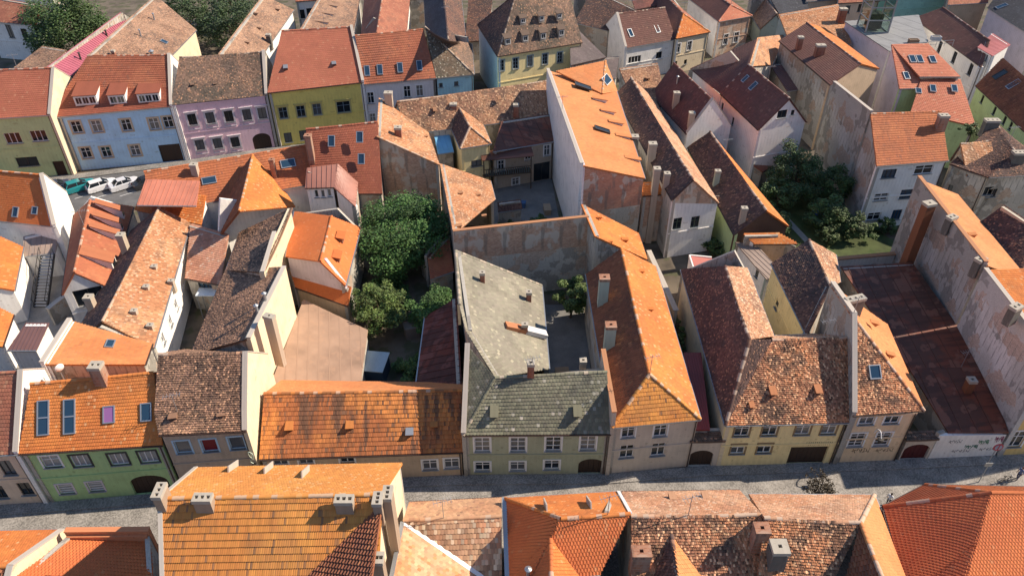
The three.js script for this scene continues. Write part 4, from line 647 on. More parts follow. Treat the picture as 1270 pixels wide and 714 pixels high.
house('flat_yard_house', 'flat brown roofed yard building with long white left wall and one slit window', {
  p: {a:[30.11,3.6,-72.36],b:[32.38,3.6,-73.32],c:[30.52,4,-79.2],d:[27.99,4,-79.56]},
  r: ['a b c d greymetal'],
  w: ['a b tealwall','b c tan','c d plaster','d a white'],
  c: 'annex',
  win: [[3,'dark',0.6,1,[[29.5,3.03,-74.42]]]],
});
house('garden_lean_shed', 'small brown tiled shed under the chocolate roofed white house', {
  p: {a:[36.88,2.8,-99.66],b:[42.18,2.8,-104.93],c:[40.17,3.8,-105.1],d:[35.12,3.8,-100.52]},
  r: ['a b c d redbrown'],
  w: ['a b plaster','b c plaster','c d plaster','d a plaster'],
  c: 'shed',
});
house('yard_lean_to', 'low brown tiled lean roof by the balcony posts', {
  p: {a:[-1.87,2.4,-89.15],b:[1.44,2.4,-89.99],c:[1.22,3.2,-91.22],d:[-1.99,3.2,-90.37]},
  r: ['a b c d darkbrown'],
  w: ['a b plaster','b c plaster','c d plaster','d a plaster'],
  c: 'outbuilding',
});
house('brick_gable_house', 'tall bare brick sided house with tan lean roof above the ivy courtyard', {
  p: {a:[-9.82,8,-92.28],b:[-12.19,8,-101.99],c:[-19.41,11.8,-105.5],d:[-18.02,11.8,-93.04]},
  r: ['a b c d tanorange'],
  w: ['d a rubble','a b plaster','b c plaster','c d plaster'],
  ch: [[[-17.9,13.01,-104.71],1.1,0.9,3,'pale'],[[-15.57,11.81,-95.93],0.9,0.8,2.5,'brickred']],
  ve: [[0,[-12.42,8.38,-99.68],0.6]],
  caps: ['d a'],
});
house('long_mottled_house', 'long house with mottled russet roof below the yellow dormered house', {
  p: {a:[-15.3,7.6,-102.28],b:[6.75,7.6,-108.27],c:[7.11,11.29,-113.61],d:[-16.84,11.29,-105.24],e:[-18.39,7.6,-108.2],f:[7.47,7.6,-118.95]},
  r: ['a b c d russet','f e d c russet'],
  w: ['a b plaster','b c f plaster','f e plaster','e d a plaster'],
  ch: [[[0.6,10.04,-107.19],0.8,0.7,2.8,'brickred']],
  ve: [[0,[-11.41,9.93,-105.47],0.7],[0,[-1.94,10.38,-108.45],0.7]],
});
house('yellow_tower_house', 'small yellow house with pointed hipped tan roof and three pane window', {
  p: {a:[-7.29,7.6,-97.74],b:[-2.99,7.6,-99.22],p:[-5.96,9.7,-100.31],q:[-8.09,9.7,-107.67],b2:[-5.05,7.6,-108.84],a2:[-9.58,7.6,-106.59]},
  r: ['a b p p tanorange','b b2 q p tanorange','a2 a p q darkbrown'],
  w: ['a b yellow','b b2 yellow','b2 q a2 plaster','a2 a yellow'],
  win: [[0,'dark',1.6,1,[[-5.06,4.76,-98.5]]]],
  ch: [[[-8.72,10.43,-106.61],1,0.8,2.8,'brickred']],
});
house('blue_roof_shed', 'lean shed with sky blue sheet roof wedged beside the yellow tower house', {
  p: {a:[-10.76,5.6,-99.86],b:[-8.46,5.6,-100.6],c:[-9.67,7,-105.64],d:[-11.76,7,-104.56]},
  r: ['a b c d bluesheet'],
  w: ['a b plaster','b c plaster','c d plaster','d a plaster'],
  c: 'shed',
});
house('balcony_house', 'courtyard house with brown metal lean roof, balcony and white windows', {
  p: {a:[-2.78,6.3,-99.26],b:[6.29,6.3,-102.55],c:[5.85,8.2,-107.82],d:[-1.56,8.2,-105.32]},
  r: ['a b c d brownmetal'],
  w: ['a b taupe','b c plaster','c d plaster','d a plaster'],
  win: [[0,'white',0.95,1.7,[[2.43,4.79,-101.15],[5.25,4.92,-102.17]]],[0,'white',0.95,1.7,[[-1.53,3.71,-99.71]]],[0,'white',1.1,1.2,[[0.61,-0.26,-100.49]]],[0,'dark',2.6,3.2,[[4.53,-0.24,-101.91]]]],
});
house('purple_wall_house', 'tall house with long lilac side wall, bright orange roof and exposed brick end', {
  p: {a:[16.61,10.5,-84.12],b:[15.98,10.5,-110.85],c:[5.35,13.5,-111.63],d:[8.33,13.5,-81.93],f:[13.41,11.45,-107.74],e:[16.12,10.45,-110.97],h:[14.43,13.7,-115],g:[6.62,13.88,-110.37]},
  r: ['a b c d orangepale','f e h h orangepale','f h g g orangepale'],
  w: ['a d beigewall','a b white','b c plaster','d c lilacwall','e h white'],
  sk: [[0,[10.49,12.5,-107.94],1.4,2.6,'dark'],[0,[12.13,12.02,-94.5],1.1,2.2,'dark'],[1,[14.29,12.16,-111.18],2.2,1.4]],
  do: [[0,[13.76,11.35,-105.11],0.5,0.28,'cheek'],[0,[14.59,11.08,-101.58],0.5,0.28,'cheek'],[0,[15.41,10.81,-98.51],0.5,0.28,'cheek'],[0,[15.97,10.64,-94.65],0.5,0.28,'cheek'],[0,[16.48,10.51,-88.51],0.5,0.28,'cheek']],
  fw: ['c d white'],
  face: [['a d brickwall',6.6,0]],
});
house('low_orange_rear_house', 'orange lean roof behind the long grey courtyard firewall', {
  p: {a:[15.95,5.6,-73.49],b:[15.65,5.6,-79.15],c:[8.27,10.2,-78.46],d:[9.31,10.2,-71.55]},
  r: ['a b c d orange'],
  w: ['a b plaster','b c plaster','c d plaster','d a plaster'],
  ve: [[0,[13.19,7.43,-74.84],0.7],[0,[10.29,9.34,-76.77],0.5],[0,[11.21,8.87,-72.38],0.4]],
});
house('courtyard_firewall_house', 'long low tan roofed house behind grey courtyard firewall with brick coping', {
  p: {a:[-6.68,9.8,-72.64],b:[8.94,9.8,-75.7],c:[-2.45,6.8,-88.31],d:[-9.78,6.8,-95.42],e:[-9.47,9.3,-90.1],f:[-6.62,9.5,-72.93],g:[-2.18,6.8,-85.23],h:[-2.91,6.8,-90.02]},
  r: ['g h e f tanorange'],
  w: ['a b courtwall','e f plaster','g h plaster','h e plaster'],
  ve: [[0,[-6.47,8.76,-83.34],0.5],[0,[-4.32,7.75,-84.63],0.5],[0,[-3.46,7.7,-79.72],0.5],[0,[-6.29,9.22,-75.04],0.7]],
  fw: ['a b courtwall'],
  face: [['a b rubble',6.2,0.38]],
});
house('orange_box_annex', 'small annex with orange flat roof beside the exposed brick end wall', {
  p: {a:[16.75,7.4,-85.03],b:[20.26,7.4,-85.63],c:[19.83,7.9,-87.87],d:[16.95,7.9,-87.66]},
  r: ['a b c d orange'],
  w: ['a b rubble','b c plaster','c d plaster','d a plaster'],
  c: 'annex',
});
house('beige_gable_house', 'beige gabled house with dark slope, two green windows and patterned brick gable', {
  p: {L:[19.79,8.91,-81.52],R:[26.27,7.33,-83.36],p:[22.16,11.36,-82.2],q:[18.51,11.36,-114.08],Lb:[16.13,8.91,-113.4],Rb:[22.62,7.33,-115.24]},
  r: ['Lb L p q darkbrown','R Rb q p tanlight'],  // dark left, pale right: shade and sunlight put into the tile colours
  w: ['L p R white','Lb L plaster','R Rb plaster','Rb q Lb plaster'],
  win: [[0,'green',1.2,1.7,[[21.06,5.13,-81.89],[23.47,4.94,-82.57]]]],
  ch: [[[18.62,11.51,-91.75],1,0.9,3.6,'tallpale'],[[18.3,11.2,-85.53],0.8,0.8,10.9,'tallpale'],[[19.49,10.9,-84.83],0.7,0.7,2.9,'tallpale'],[[16.73,11,-94.9],0.9,0.9,10.7,'ruin']],
  face: [['L p R rubblelight',8.4,0]],
});
house('white_gable_barn', 'white shaped gable house with dark red roof and two white chimneys', {
  p: {L:[25.64,7.4,-102.69],R:[32.56,7.4,-105.09],p:[28.89,12.17,-103.81],q:[25.69,12.17,-117.95],Lb:[22.44,7.4,-116.83],Rb:[29.36,7.4,-119.22]},
  r: ['Lb L p q darkred','R Rb q p orange'],
  w: ['L p R white','Lb L white','R Rb white','Rb q Lb plaster'],
  ch: [[[25.01,10.77,-109.92],0.9,0.8,3,'tallwhite'],[[26.19,10.42,-103.56],0.8,0.8,3,'tallwhite'],[[25.6,11.76,-113.41],0.25,0.25,2.1,'pipe']],
  fw: ['L p R white'],
});
house('long_dark_house', 'long house with dark aged tiles, orange sunny edge and pale side wall', {
  p: {L:[27.63,5.2,-79.39],Lb:[26.1,5.2,-102.9],p:[31.3,8.12,-80.36],q:[28.81,8.12,-102.01],R:[34.97,5.2,-81.32],Rb:[31.52,5.2,-101.11]},
  r: ['Lb L p q darkbrown','R Rb q p orange'],
  w: ['L p R darkwood','Lb L palegreen','R Rb plaster','Rb q Lb plaster'],  // gable end painted dark for the shade inside its open front
  ch: [[[27.6,7.98,-90.75],0.7,0.6,3,'tallgreen'],[[28.69,8.33,-80.77],0.7,0.6,3.2,'tallwhite']],
});
house('brown_roof_white_house', 'large white house with chocolate brown roof and attic window in gable', {
  p: {L:[35.12,9.33,-100.04],R:[42.77,9.33,-102.65],p:[39.03,13.49,-101.38],q:[36.33,13.49,-113.91],Lb:[32.42,9.33,-112.57],Rb:[40.08,9.33,-115.19],Lc:[30.35,8,-126.14],qc:[40.42,13.49,-125.13]},
  r: ['Lb L p q chocolate','R Rb q p chocolate','Lc Lb q qc chocolate'],
  w: ['L p R white','Lb L white','R Rb white','Lc Lb white','Lc qc Rb plaster'],
  win: [[0,'dark',1.6,1.2,[[38.5,11.51,-101.2]]],[0,'dark',0.6,0.8,[[40.19,11.37,-101.77]]],[1,'dark',0.6,1.2,[[32.62,7.64,-111.65],[33.46,7.06,-107.74]]]],
  sk: [[0,[35.51,12.16,-111.5],0.8,1.3],[0,[36.06,12.13,-108.81],0.9,1.5]],
});
house('sunny_cross_wing', 'cross wing with sunlit orange tiles behind the chocolate brown roof', {
  p: {a:[44.3,8.6,-126.41],b:[50.62,8.6,-140.99],c:[42.55,11.4,-131.39],d:[38,11.4,-118.57]},
  r: ['a b c d tanorange'],
  w: ['a b plaster','b c plaster','d a plaster','c d plaster'],
  c: 'house wing',
});
house('maroon_lean_roof', 'small lean roof of ribbed maroon metal over a shaded passage', {
  p: {a:[45.59,6.5,-120.19],b:[49.33,6.5,-121.51],c:[47.41,8,-128.69],d:[44.52,8,-128.32]},
  r: ['a b c d plummetal'],
  w: ['a b plaster','b c plaster','c d plaster','d a plaster'],
  c: 'annex',
});
house('grey_firewall_house', 'dark brown roofed house with tall bare grey side wall and brick chimneys', {
  p: {L:[48.65,11.2,-111.64],R:[58.61,11.2,-118.07],p:[54.05,13.14,-115.12],q:[51.47,13.14,-134.08],Lb:[46.07,11.2,-130.6],Rb:[56.03,11.2,-137.03]},
  r: ['Lb L p q chocolate','R Rb q p orange'],
  w: ['L p R tan','Lb L greywall','R Rb plaster','Rb q Lb plaster'],
  ch: [[[49.82,13.84,-121.56],1.4,0.9,2.8,'brickred'],[[47.8,13.74,-125.55],0.8,0.8,3.2,'brickred']],
});
house('orange_roof_white_flats', 'white three storey house with orange tiled roof and rough grey side wall', {
  p: {a:[47.39,9.86,-88.41],b:[57.41,9.86,-89.94],c:[57.81,13.95,-96.13],d:[47.99,13.95,-95.38],e:[48.58,9.86,-102.34],f:[58.21,9.86,-102.32],k:[47.88,12.5,-108.84],k2:[54.88,10,-108.84]},
  r: ['a b c d rustcourse','f e d c orange'],
  w: ['a b white','b c f plaster','f e plaster','e d a greywall'],
  win: [[0,'darkblue',2,1.3,[[49.63,8.48,-88.75]]],[0,'white',2.6,1.3,[[54.43,8.68,-89.49]]],[0,'white',2,1.1,[[49.62,4.93,-88.75]]],[0,'darkblue',2.4,1.4,[[53.49,5.08,-89.34]]],[0,'white',1.9,1.2,[[49.52,1.89,-88.74]]],[0,'darkblue',1.4,1.6,[[52.82,1.83,-89.24]]]],
  ch: [[[57.06,14.51,-93.91],1.2,0.9,3,'brick2']],
  fw: ['k d greywall'],
});
house('ruined_beige_house', 'weathered beige house with dark patchy roof and stacked chimneys', {
  p: {b:[61.61,9,-87.01],a:[58.14,9,-90.65],c:[73.81,9,-88.41],p:[66,10.91,-89.96],q:[67.83,10.91,-99.07],d:[70.34,9,-92.05]},
  r: ['a b p q darkbrown','b c p p darkbrown','c d q p darkbrown'],
  w: ['a b beigewall','b c beigewall','c d plaster','d q a plaster'],
  win: [[0,'dark',0.9,1.4,[[58.83,5.48,-89.94],[60.46,2.34,-88.22]]],[1,'dark',1.3,1.2,[[61.34,6.84,-86.98],[63.17,6.48,-87.19]]]],
  ch: [[[66.41,11.94,-97.92],1.9,0.9,2.3,'grey3'],[[65.71,11.58,-89.12],1.6,0.9,2.3,'grey3']],
});
house('ruined_hut', 'small rough gabled hut with orange top tiles beside the orange roof', {
  p: {L:[59.5,8.2,-93.04],R:[59.93,8.2,-88.83],p:[59.59,11.16,-92.2],q:[64.09,11.16,-93.2],Lb:[64,8.2,-94.04],Rb:[64.43,8.2,-89.83]},
  r: ['Lb L p q darkbrown','R Rb q p tanorange'],
  w: ['L p R greywall','Lb L plaster','R Rb beigewall','Rb q Lb plaster'],
  c: 'house wing',
});
house('brown_far_right_house', 'house with broad dark brown roof behind the long firewall', {
  p: {a:[53.88,9,-75.21],b:[53.59,9,-64.75],c:[57.83,12,-70.44],d:[56.43,12,-75.32]},
  r: ['a b c d darkbrown'],
  w: ['a b plaster','b c plaster','c d beigewall','d a plaster'],
});
house('salmon_skylight_house', 'stepped salmon roofed house with many blue skylights and green lower wall', {
  p: {a:[60.94,8,-109.12],b:[69.2,7.4,-105.09],c:[71.11,10.2,-116.26],d:[64.71,10.2,-115.94],e:[64.19,10.8,-115.77],f:[70.66,10.8,-115.77],g:[67.9,13.4,-123.14],h:[61.72,13.4,-122.77],i:[60.89,9.4,-114.35],j:[65.45,9.4,-114.67]},
  r: ['a b c d salmon','e f g h salmon','i j h h salmon'],
  w: ['a b palegreen','b c plaster','f g plaster','h i lilacwall','i j palegreen'],
  sk: [[1,[64.15,12.18,-119.48],1,1.7,'blue'],[1,[65.31,12.18,-119.48],1,1.7,'blue'],[1,[67.35,12.14,-119.39],1,1.6,'blue'],[2,[62.61,10.51,-116.8],0.9,1.5,'blue'],[0,[65.8,9.65,-113.76],0.9,1.7,'blue'],[0,[68.95,9.78,-113.46],0.9,1.7,'blue'],[0,[63.47,9.4,-113.42],0.9,1.2,'blue']],
});
house('terrace_lift_house', 'flat roofed building with long lilac grey wall and furnished roof terrace', {
  p: {a:[63.57,11,-125.98],b:[72.06,11,-130.93],c:[76.31,11,-144.98],d:[61.16,11,-141.36]},
  r: ['a b c d terracegrey'],
  w: ['d a lilacwall','a b white','b c white','c d plaster'],
});
house('white_chocolate_house', 'long white house with chocolate roof and three tall hooded windows', {
  p: {L:[78.79,9,-124.32],Lb:[77.81,9,-149.25],p:[82.13,11.41,-130.18],q:[82.01,11.41,-147.93],R:[85.46,9,-136.04],Rb:[86.21,9,-146.62]},
  r: ['Lb L p q chocolate','R Rb q p chocolate'],
  w: ['Lb L white','L p R white','R Rb plaster','Rb q Lb plaster'],
  win: [[0,'dark',1.1,2,[[78.25,7.39,-138.07],[78.46,7.45,-132.75],[78.68,7.45,-127.17]]]],
});
house('white_dormer_block', 'white roof block with striped pink metal roof and three slot windows', {
  p: {a:[79.94,10.6,-129.32],b:[80.52,10.6,-125.21],c:[85.11,11.2,-128.83],d:[84.85,11.2,-134.38]},
  r: ['a b c d pinkstripe'],
  w: ['a b white','b c white','c d white','d a white'],
  c: 'house wing',
  win: [[0,'slot',0.5,1.2,[[80.06,10.23,-128.43],[80.19,10.21,-127.55],[80.31,10.19,-126.67]]]],
});
house('red_corner_house', 'pale green house with ribbed red roof and open roof windows', {
  p: {Lb:[74.88,8.5,-117.76],L:[73.79,8.5,-96.96],p:[77.67,12,-102.54],q:[79.17,12,-120.46]},
  r: ['Lb L p q redpan'],
  w: ['Lb L palegreen','Lb q plaster','L p plaster'],
  win: [[0,'dark',0.7,1.5,[[74.73,7.57,-114.85],[74.5,7.88,-110.54],[74.32,7.73,-107.14],[74.22,7.88,-105.17]]]],
  sk: [[0,[77.41,10.68,-116.72],1.4,2,'dark'],[0,[77.36,10.82,-112.55],1.2,2]],
});
house('lilac_slate_house', 'lilac walled house with dark slate roof and one skylight', {
  p: {a:[95.28,9,-155.58],b:[95.41,9,-136.92],c:[103.24,12,-147.97],d:[102.14,12,-163.71]},
  r: ['a b c d slatedark'],
  w: ['a b lilacwall','b c plaster','d a lilacwall'],
  sk: [[0,[96.89,9.69,-153.88],1.2,2]],
});
house('pale_green_house', 'pale green house with red roof and wide paired windows by the far street', {
  p: {a:[-84.29,10,-100.76],b:[-67.25,10,-103.56],c:[-67.64,14.81,-109.27],d:[-81.9,14.81,-108.04],e:[-79.51,10,-115.32],f:[-68.02,10,-114.98]},
  r: ['a b c d redsmooth','f e d c redsmooth'],
  w: ['a b palegreen','b c f cream','f e plaster','e d a plaster'],
  win: [[0,'whitewide',2.2,1.7,[[-73.45,6.7,-102.54],[-69.91,6.8,-103.12]]],[0,'dark',3,1.5,[[-72.87,2.8,-102.63]]],[0,'darkdoor',1.6,2.5,[[-68.82,1.48,-103.3]]]],
  fw: ['b c f cream'],
});
house('light_blue_house', 'light blue house with cream window surrounds and three white dormers', {
  p: {a:[-67.27,9,-104.97],b:[-51.39,9.2,-108.23],k2:[-51.8,11.18,-110.77],k1:[-67.4,11.18,-109.56],c:[-52.72,14.5,-115.24],d:[-65.23,14.5,-114.91],e:[-63.19,9,-124.84],f:[-54.05,9.2,-122.26]},
  r: ['a b k2 k1 deepred','k1 k2 c d redcourse','f e d c redcourse'],
  w: ['a b skyblue','b k2 c f white','f e plaster','e d k1 a plaster'],
  win: [[0,'cream',1.35,1.8,[[-65.23,7.12,-105.39],[-62.5,6.98,-105.95],[-58.42,6.78,-106.79],[-54.56,6.6,-107.58],[-52.54,6.67,-107.99]]],[0,'cream',1.35,1.7,[[-65.24,2.83,-105.39],[-62.45,2.67,-105.96],[-58.36,2.51,-106.8]]],[0,'gate',3.2,3,[[-53.44,1.29,-107.81]]]],
  do: [[0,[-63.47,9.76,-107.25],3.2,1.6,'three'],[0,[-59.03,9.64,-107.8],2.4,1.6,'two'],[0,[-54.58,9.59,-108.49],3.2,1.6,'three']],
  fw: ['b c f white'],
});
house('lilac_house', 'lilac house with white framed windows, mottled brown roof and arched doorway', {
  p: {a:[-51.39,9.4,-108.23],b:[-38.2,9,-112.75],c:[-38.98,14.02,-117.89],d:[-51.45,14.02,-115.5],e:[-51.51,9.4,-122.77],f:[-39.76,9,-123.02]},
  r: ['a b c d brownold','f e d c brownold'],
  w: ['a b lilac','b c f plaster','f e plaster','e d a white'],
  win: [[0,'lilac',1.25,1.8,[[-49.18,6.66,-108.99],[-46.69,6.53,-109.84],[-44.11,6.39,-110.73],[-41.56,6.25,-111.6],[-39.37,6.17,-112.36]]],[0,'lilac',1.3,1.7,[[-49.08,2.34,-109.02],[-46.59,2.19,-109.88],[-44.09,1.96,-110.74]]],[0,'arch_gate',2.8,2.8,[[-40.27,1.23,-112.05]]]],
  ve: [[0,[-48.99,11.11,-111.86],0.7],[0,[-45.86,10.88,-112.72],0.7],[0,[-41.79,10.71,-114.06],0.7],[0,[-43.35,12.78,-116.71],0.7]],
  fw: ['b c f plaster'],
});
house('mustard_house', 'mustard yellow house with smooth red roof and pedimented windows', {
  p: {a:[-38.07,9.4,-112.75],b:[-23.66,9.6,-116.51],c:[-25.94,15.9,-123.9],d:[-36.83,15.9,-122],e:[-35.59,9.4,-131.25],f:[-28.23,9.6,-131.28]},
  r: ['a b c d redsmooth','f e d c redsmooth'],
  w: ['a b mustard','b c f white','f e plaster','e d a plaster'],
  win: [[0,'mustard',1.3,1.9,[[-36.34,5.78,-113.21],[-33.68,5.74,-113.9],[-31.23,5.79,-114.54]]],[0,'mustard',2.1,1.9,[[-27.17,5.73,-115.6]]],[0,'dark',1.2,1.7,[[-36.33,1.5,-113.21],[-33.96,1.62,-113.83]]]],
  ve: [[0,[-35.68,11.86,-116.72],0.9,'metal'],[0,[-28.38,11.84,-118.46],0.9,'metal']],
  fw: ['b c f white'],
});
house('white_lilac_house', 'white house with coursed red roof and row of four blue skylights', {
  p: {a:[-23.66,9.2,-116.51],b:[-12.26,9.4,-118.61],c:[-14.53,15.04,-125.26],d:[-25.26,15.04,-122.23],e:[-26.86,9.2,-127.96],f:[-16.8,9.4,-131.91]},
  r: ['a b c d redcourse','f e d c redcourse'],
  w: ['a b palelilac','b c f plaster','f e plaster','e d a plaster'],
  win: [[0,'white',1.1,1.9,[[-23.16,6.8,-116.6],[-16.99,7.41,-117.74],[-15,7.39,-118.11]]],[0,'white',1,1.6,[[-23.17,3.29,-116.6]]]],
  sk: [[0,[-23.2,10.75,-118.18],0.9,1.7],[0,[-21.19,10.8,-118.57],0.9,1.7],[0,[-18.02,10.89,-119.18],0.9,1.7,'blue'],[0,[-14.96,10.99,-119.79],0.9,1.7]],
});
house('cyan_house', 'small cyan house with pointed brown mossy roof', {
  p: {a:[-12.26,9.4,-118.61],b:[-6.19,9.4,-120.14],c:[-14.25,15.38,-125.43],d:[-9.88,15.38,-119.09],e:[-7.19,9.4,-134.14]},
  r: ['a b c c brownmoss','b e d c brownold'],
  w: ['a b cyan','b e cyan','a c plaster'],
  win: [[0,'dark',0.7,0.7,[[-11.6,8.07,-118.78],[-9.08,8.08,-119.41]]]],
});
house('tan_far_house', 'house with broad pale tan tiled slope and scattered roof fixtures', {
  p: {a:[-59.58,8.5,-130.76],b:[-59.5,8.5,-143.89],c:[-68.57,12.8,-150.78],d:[-67.78,12.8,-119.4]},
  r: ['a b c d tanmottle'],
  w: ['a b cream','b c plaster','c d plaster','d a plaster'],
  ch: [[[-65.24,12.5,-122.68],0.5,0.5,2.2,'brickred'],[[-61.5,10.3,-127.86],0.5,0.5,2.1,'pipe'],[[-64.86,12.32,-132.78],0.25,0.25,2.1,'pipe'],[[-65.41,12.5,-140.8],0.25,0.25,2.1,'pipe']],
  sk: [[0,[-61.77,9.67,-134.23],1,1.2]],
});
house('pink_roof_house', 'long narrow house with raspberry pink metal roof and dark vent pipes', {
  p: {a:[-73.67,8,-122.98],b:[-75.42,8,-152.29],c:[-75.89,9.8,-150.12],d:[-76.84,9.8,-122.29]},
  r: ['a b c d pinkmetal'],
  w: ['a b plaster','b c plaster','c d plaster','d a plaster'],
  ch: [[[-74.67,9.55,-129.11],0.3,0.3,2.2,'darkpipe'],[[-75.09,9.39,-140.87],0.3,0.3,2.2,'darkpipe']],
});
house('small_tan_far_house', 'small house with tan tile roof between pink roof and white house', {
  p: {a:[-88.59,6,-131.56],b:[-82.86,6,-131.56],c:[-80.57,7.6,-135.89],d:[-85.93,7.6,-137.92]},
  r: ['a b c d tanmottle'],
  w: ['a b plaster','b c plaster','c d plaster','d a plaster'],
});
house('white_far_corner_house', 'white house with red brown roof and tall dark windows by the tree', {
  p: {a:[-104.22,7.5,-151.89],b:[-93.19,7.5,-149.54],c:[-91.11,9.8,-153.54],d:[-103.68,9.8,-158.66]},
  r: ['a b c d redbrown'],
  w: ['a b white','b c white','c d plaster','d a plaster'],
  win: [[0,'dark',1.3,2.6,[[-99.45,5.78,-150.87],[-96.3,5.21,-150.2]]]],
});
house('mottled_far_house', 'house with long mottled tan roof behind the lilac house', {
  p: {a:[-43.69,8.6,-132.03],b:[-43.71,8.6,-155.34],c:[-48.67,12,-153.44],d:[-47.88,12,-121.87]},
  r: ['a b c d tanmottle'],
  w: ['a b white','b c plaster','c d plaster','d a plaster'],
  ch: [[[-43.8,10.29,-136.58],0.8,0.8,2.6,'ruin']],
  ve: [[0,[-47.49,11.67,-143.38],0.7],[0,[-45.53,10.08,-150.7],0.7],[0,[-46,10.46,-139.03],0.7],[0,[-46.09,10.54,-131.42],0.7]],
});
house('cheek_dormer_far_house', 'house with old tan roof and three white triangular dormer cheeks', {
  p: {a:[-29.77,8.6,-143.16],b:[-31.8,8.6,-163.69],c:[-38.02,11.4,-156.49],d:[-37.63,11.4,-135.04]},
  r: ['a b c d tanmottle'],
  w: ['a b white','b c plaster','c d plaster','d a plaster'],
  do: [[0,[-34.34,9.78,-152.63],0.9,0.45,'cheek'],[0,[-34.17,9.88,-147.49],0.9,0.45,'cheek'],[0,[-34.12,10.03,-142.5],0.9,0.4,'cheek']],
});
house('red_ridge_far_house', 'red roofed house with bright right slope behind the white house', {
  p: {a:[-19.8,8.6,-143.16],b:[-21.37,8.6,-163.69],c:[-25.44,11.6,-153.75],d:[-23.67,11.6,-133.23],e:[-27.99,8.6,-141.42],f:[-30.62,8.6,-162.61]},
  r: ['a b c d redbrown','f e d c redbrown'],
  w: ['a b white','e d a plaster','f e plaster'],
});
house('blue_attic_far_house', 'steep dark roofed house with blue grey attic wall', {
  p: {a:[-7.81,8,-131.69],b:[-10.67,8,-164.58],c:[-13.46,11.5,-154.08],d:[-10.95,11.5,-130.32],e:[-16.45,8,-145.79],f:[-18.46,8,-164.58]},
  r: ['a b c d darkbrown','f e d c slatedark'],
  w: ['a b plaster','e d a plaster','f e plaster'],
});
house('yellow_dormer_house', 'yellow house with tall mottled roof and rows of small square dormers', {
  p: {a:[-2.44,9.6,-127.58],b:[12.53,9.6,-134.25],c:[9.58,18.06,-140.67],d:[0.69,18.06,-134.12],e:[-6.44,9.6,-143.58],f:[6.62,9.6,-147.09]},
  r: ['a b c d brownold','e a d d darkbrown','f e d c brownold'],
  w: ['a b yellow','e a paleblue','b c f plaster','f e plaster'],
  win: [[0,'bluegrey',1,1.9,[[-2.08,7.79,-127.74],[0.7,7.74,-128.98],[3.24,7.74,-130.11],[5.89,7.64,-131.29],[8.58,7.48,-132.49]]]],
  do: [[0,[-0.69,10.93,-129.17],1.2,1.2,'one'],[0,[2.36,10.99,-130.57],1.2,1.2,'one'],[0,[5.47,10.93,-131.92],1.2,1.2,'one'],[0,[8.7,10.98,-133.38],1.2,1.2,'one'],[0,[1.94,13.69,-132.02],1.1,0.9,'one'],[0,[5.17,13.64,-133.43],1.1,0.9,'one'],[0,[8.32,13.6,-134.81],1.1,0.9,'one']],
});
house('grey_tile_far_house', 'house with plain grey brown roof beside the yellow dormered house', {
  p: {a:[10.19,7.6,-128.61],b:[16.7,7.6,-132.36],c:[11.33,10.6,-139.93],d:[10.42,10.6,-139.49]},
  r: ['a b c d greytile'],
  w: ['a b plaster','b c plaster','d a plaster'],
});
house('white_two_skylight_house', 'white house with dark brown roof, two skylights and pale gable wall', {
  p: {a:[21.04,6.6,-139.51],b:[31.2,6.6,-144.27],c:[29.31,11.11,-148.88],d:[19.65,11.11,-145.11],e:[18.25,6.6,-150.7],f:[27.43,6.6,-153.5]},
  r: ['a b c d chocolate','f e d c chocolate'],
  w: ['a b white','b c f white','f e plaster','e d a white'],
  win: [[0,'dark4',2.8,1.3,[[23.24,4.02,-140.54]]],[0,'dark',1.3,1.4,[[28.16,3.93,-142.84]]]],
  sk: [[0,[22.15,8.38,-142.49],0.9,1.7],[0,[27.5,8.31,-144.9],0.9,1.7]],
  fw: ['a d e white'],
});
house('orange_hip_far_house', 'white house with orange hipped roof and two upper windows', {
  p: {a:[31.06,7,-143.46],b:[38.23,7,-147.16],p:[32.84,10.16,-148.05],q:[31.13,10.16,-160.65],a2:[28.35,7,-166.77],b2:[35.76,7,-158.33]},
  r: ['a b p p orange','b b2 q p redbrown','a2 a p q chocolate'],
  w: ['a b cream','b b2 white','b2 q a2 plaster','a2 a white'],
  win: [[0,'white',1,1.8,[[31.89,4.95,-143.88],[34.27,4.97,-145.11]]],[0,'dark',0.7,0.9,[[31.82,1.95,-143.84],[33.89,1.86,-144.92]]]],
});
house('brick_quoin_house', 'red roofed house with salmon pediment and windows framed by brick quoins', {
  p: {a:[40.82,7.4,-151.88],b:[48.4,7.4,-155.47],p:[43.78,9.46,-155.63],q:[40.48,9.46,-170.96],a2:[37.52,7.4,-167.21],b2:[45.1,7.4,-170.79]},
  r: ['a b p p salmon','b b2 q p redbrown','a2 a p q chocolate'],
  w: ['a b brickwhite','a2 a white','b b2 plaster','b2 q a2 plaster'],
  win: [[0,'white',1.1,2.1,[[43.28,3.39,-153.05],[45.65,3.41,-154.17]]]],
});
house('far_brown_roof_house', 'far house with plain dark brown roof and shaded wall', {
  p: {a:[12.31,7,-152.44],b:[18.57,7,-147.79],c:[24.54,9.5,-152.51],d:[16.98,9.5,-166.2]},
  r: ['a b c d darkbrown'],
  w: ['a b plaster','b c plaster','c d plaster','d a plaster'],
});
house('far_cream_roof_house', 'far house with dark red roof behind cream strip wall', {
  p: {a:[24.98,8,-157.23],b:[32.17,8,-161.36],c:[31.64,10.5,-168.46],d:[24.04,10.5,-165.01]},
  r: ['a b c d darkred'],
  w: ['a b plaster','b c plaster','c d plaster','d a cream'],
});
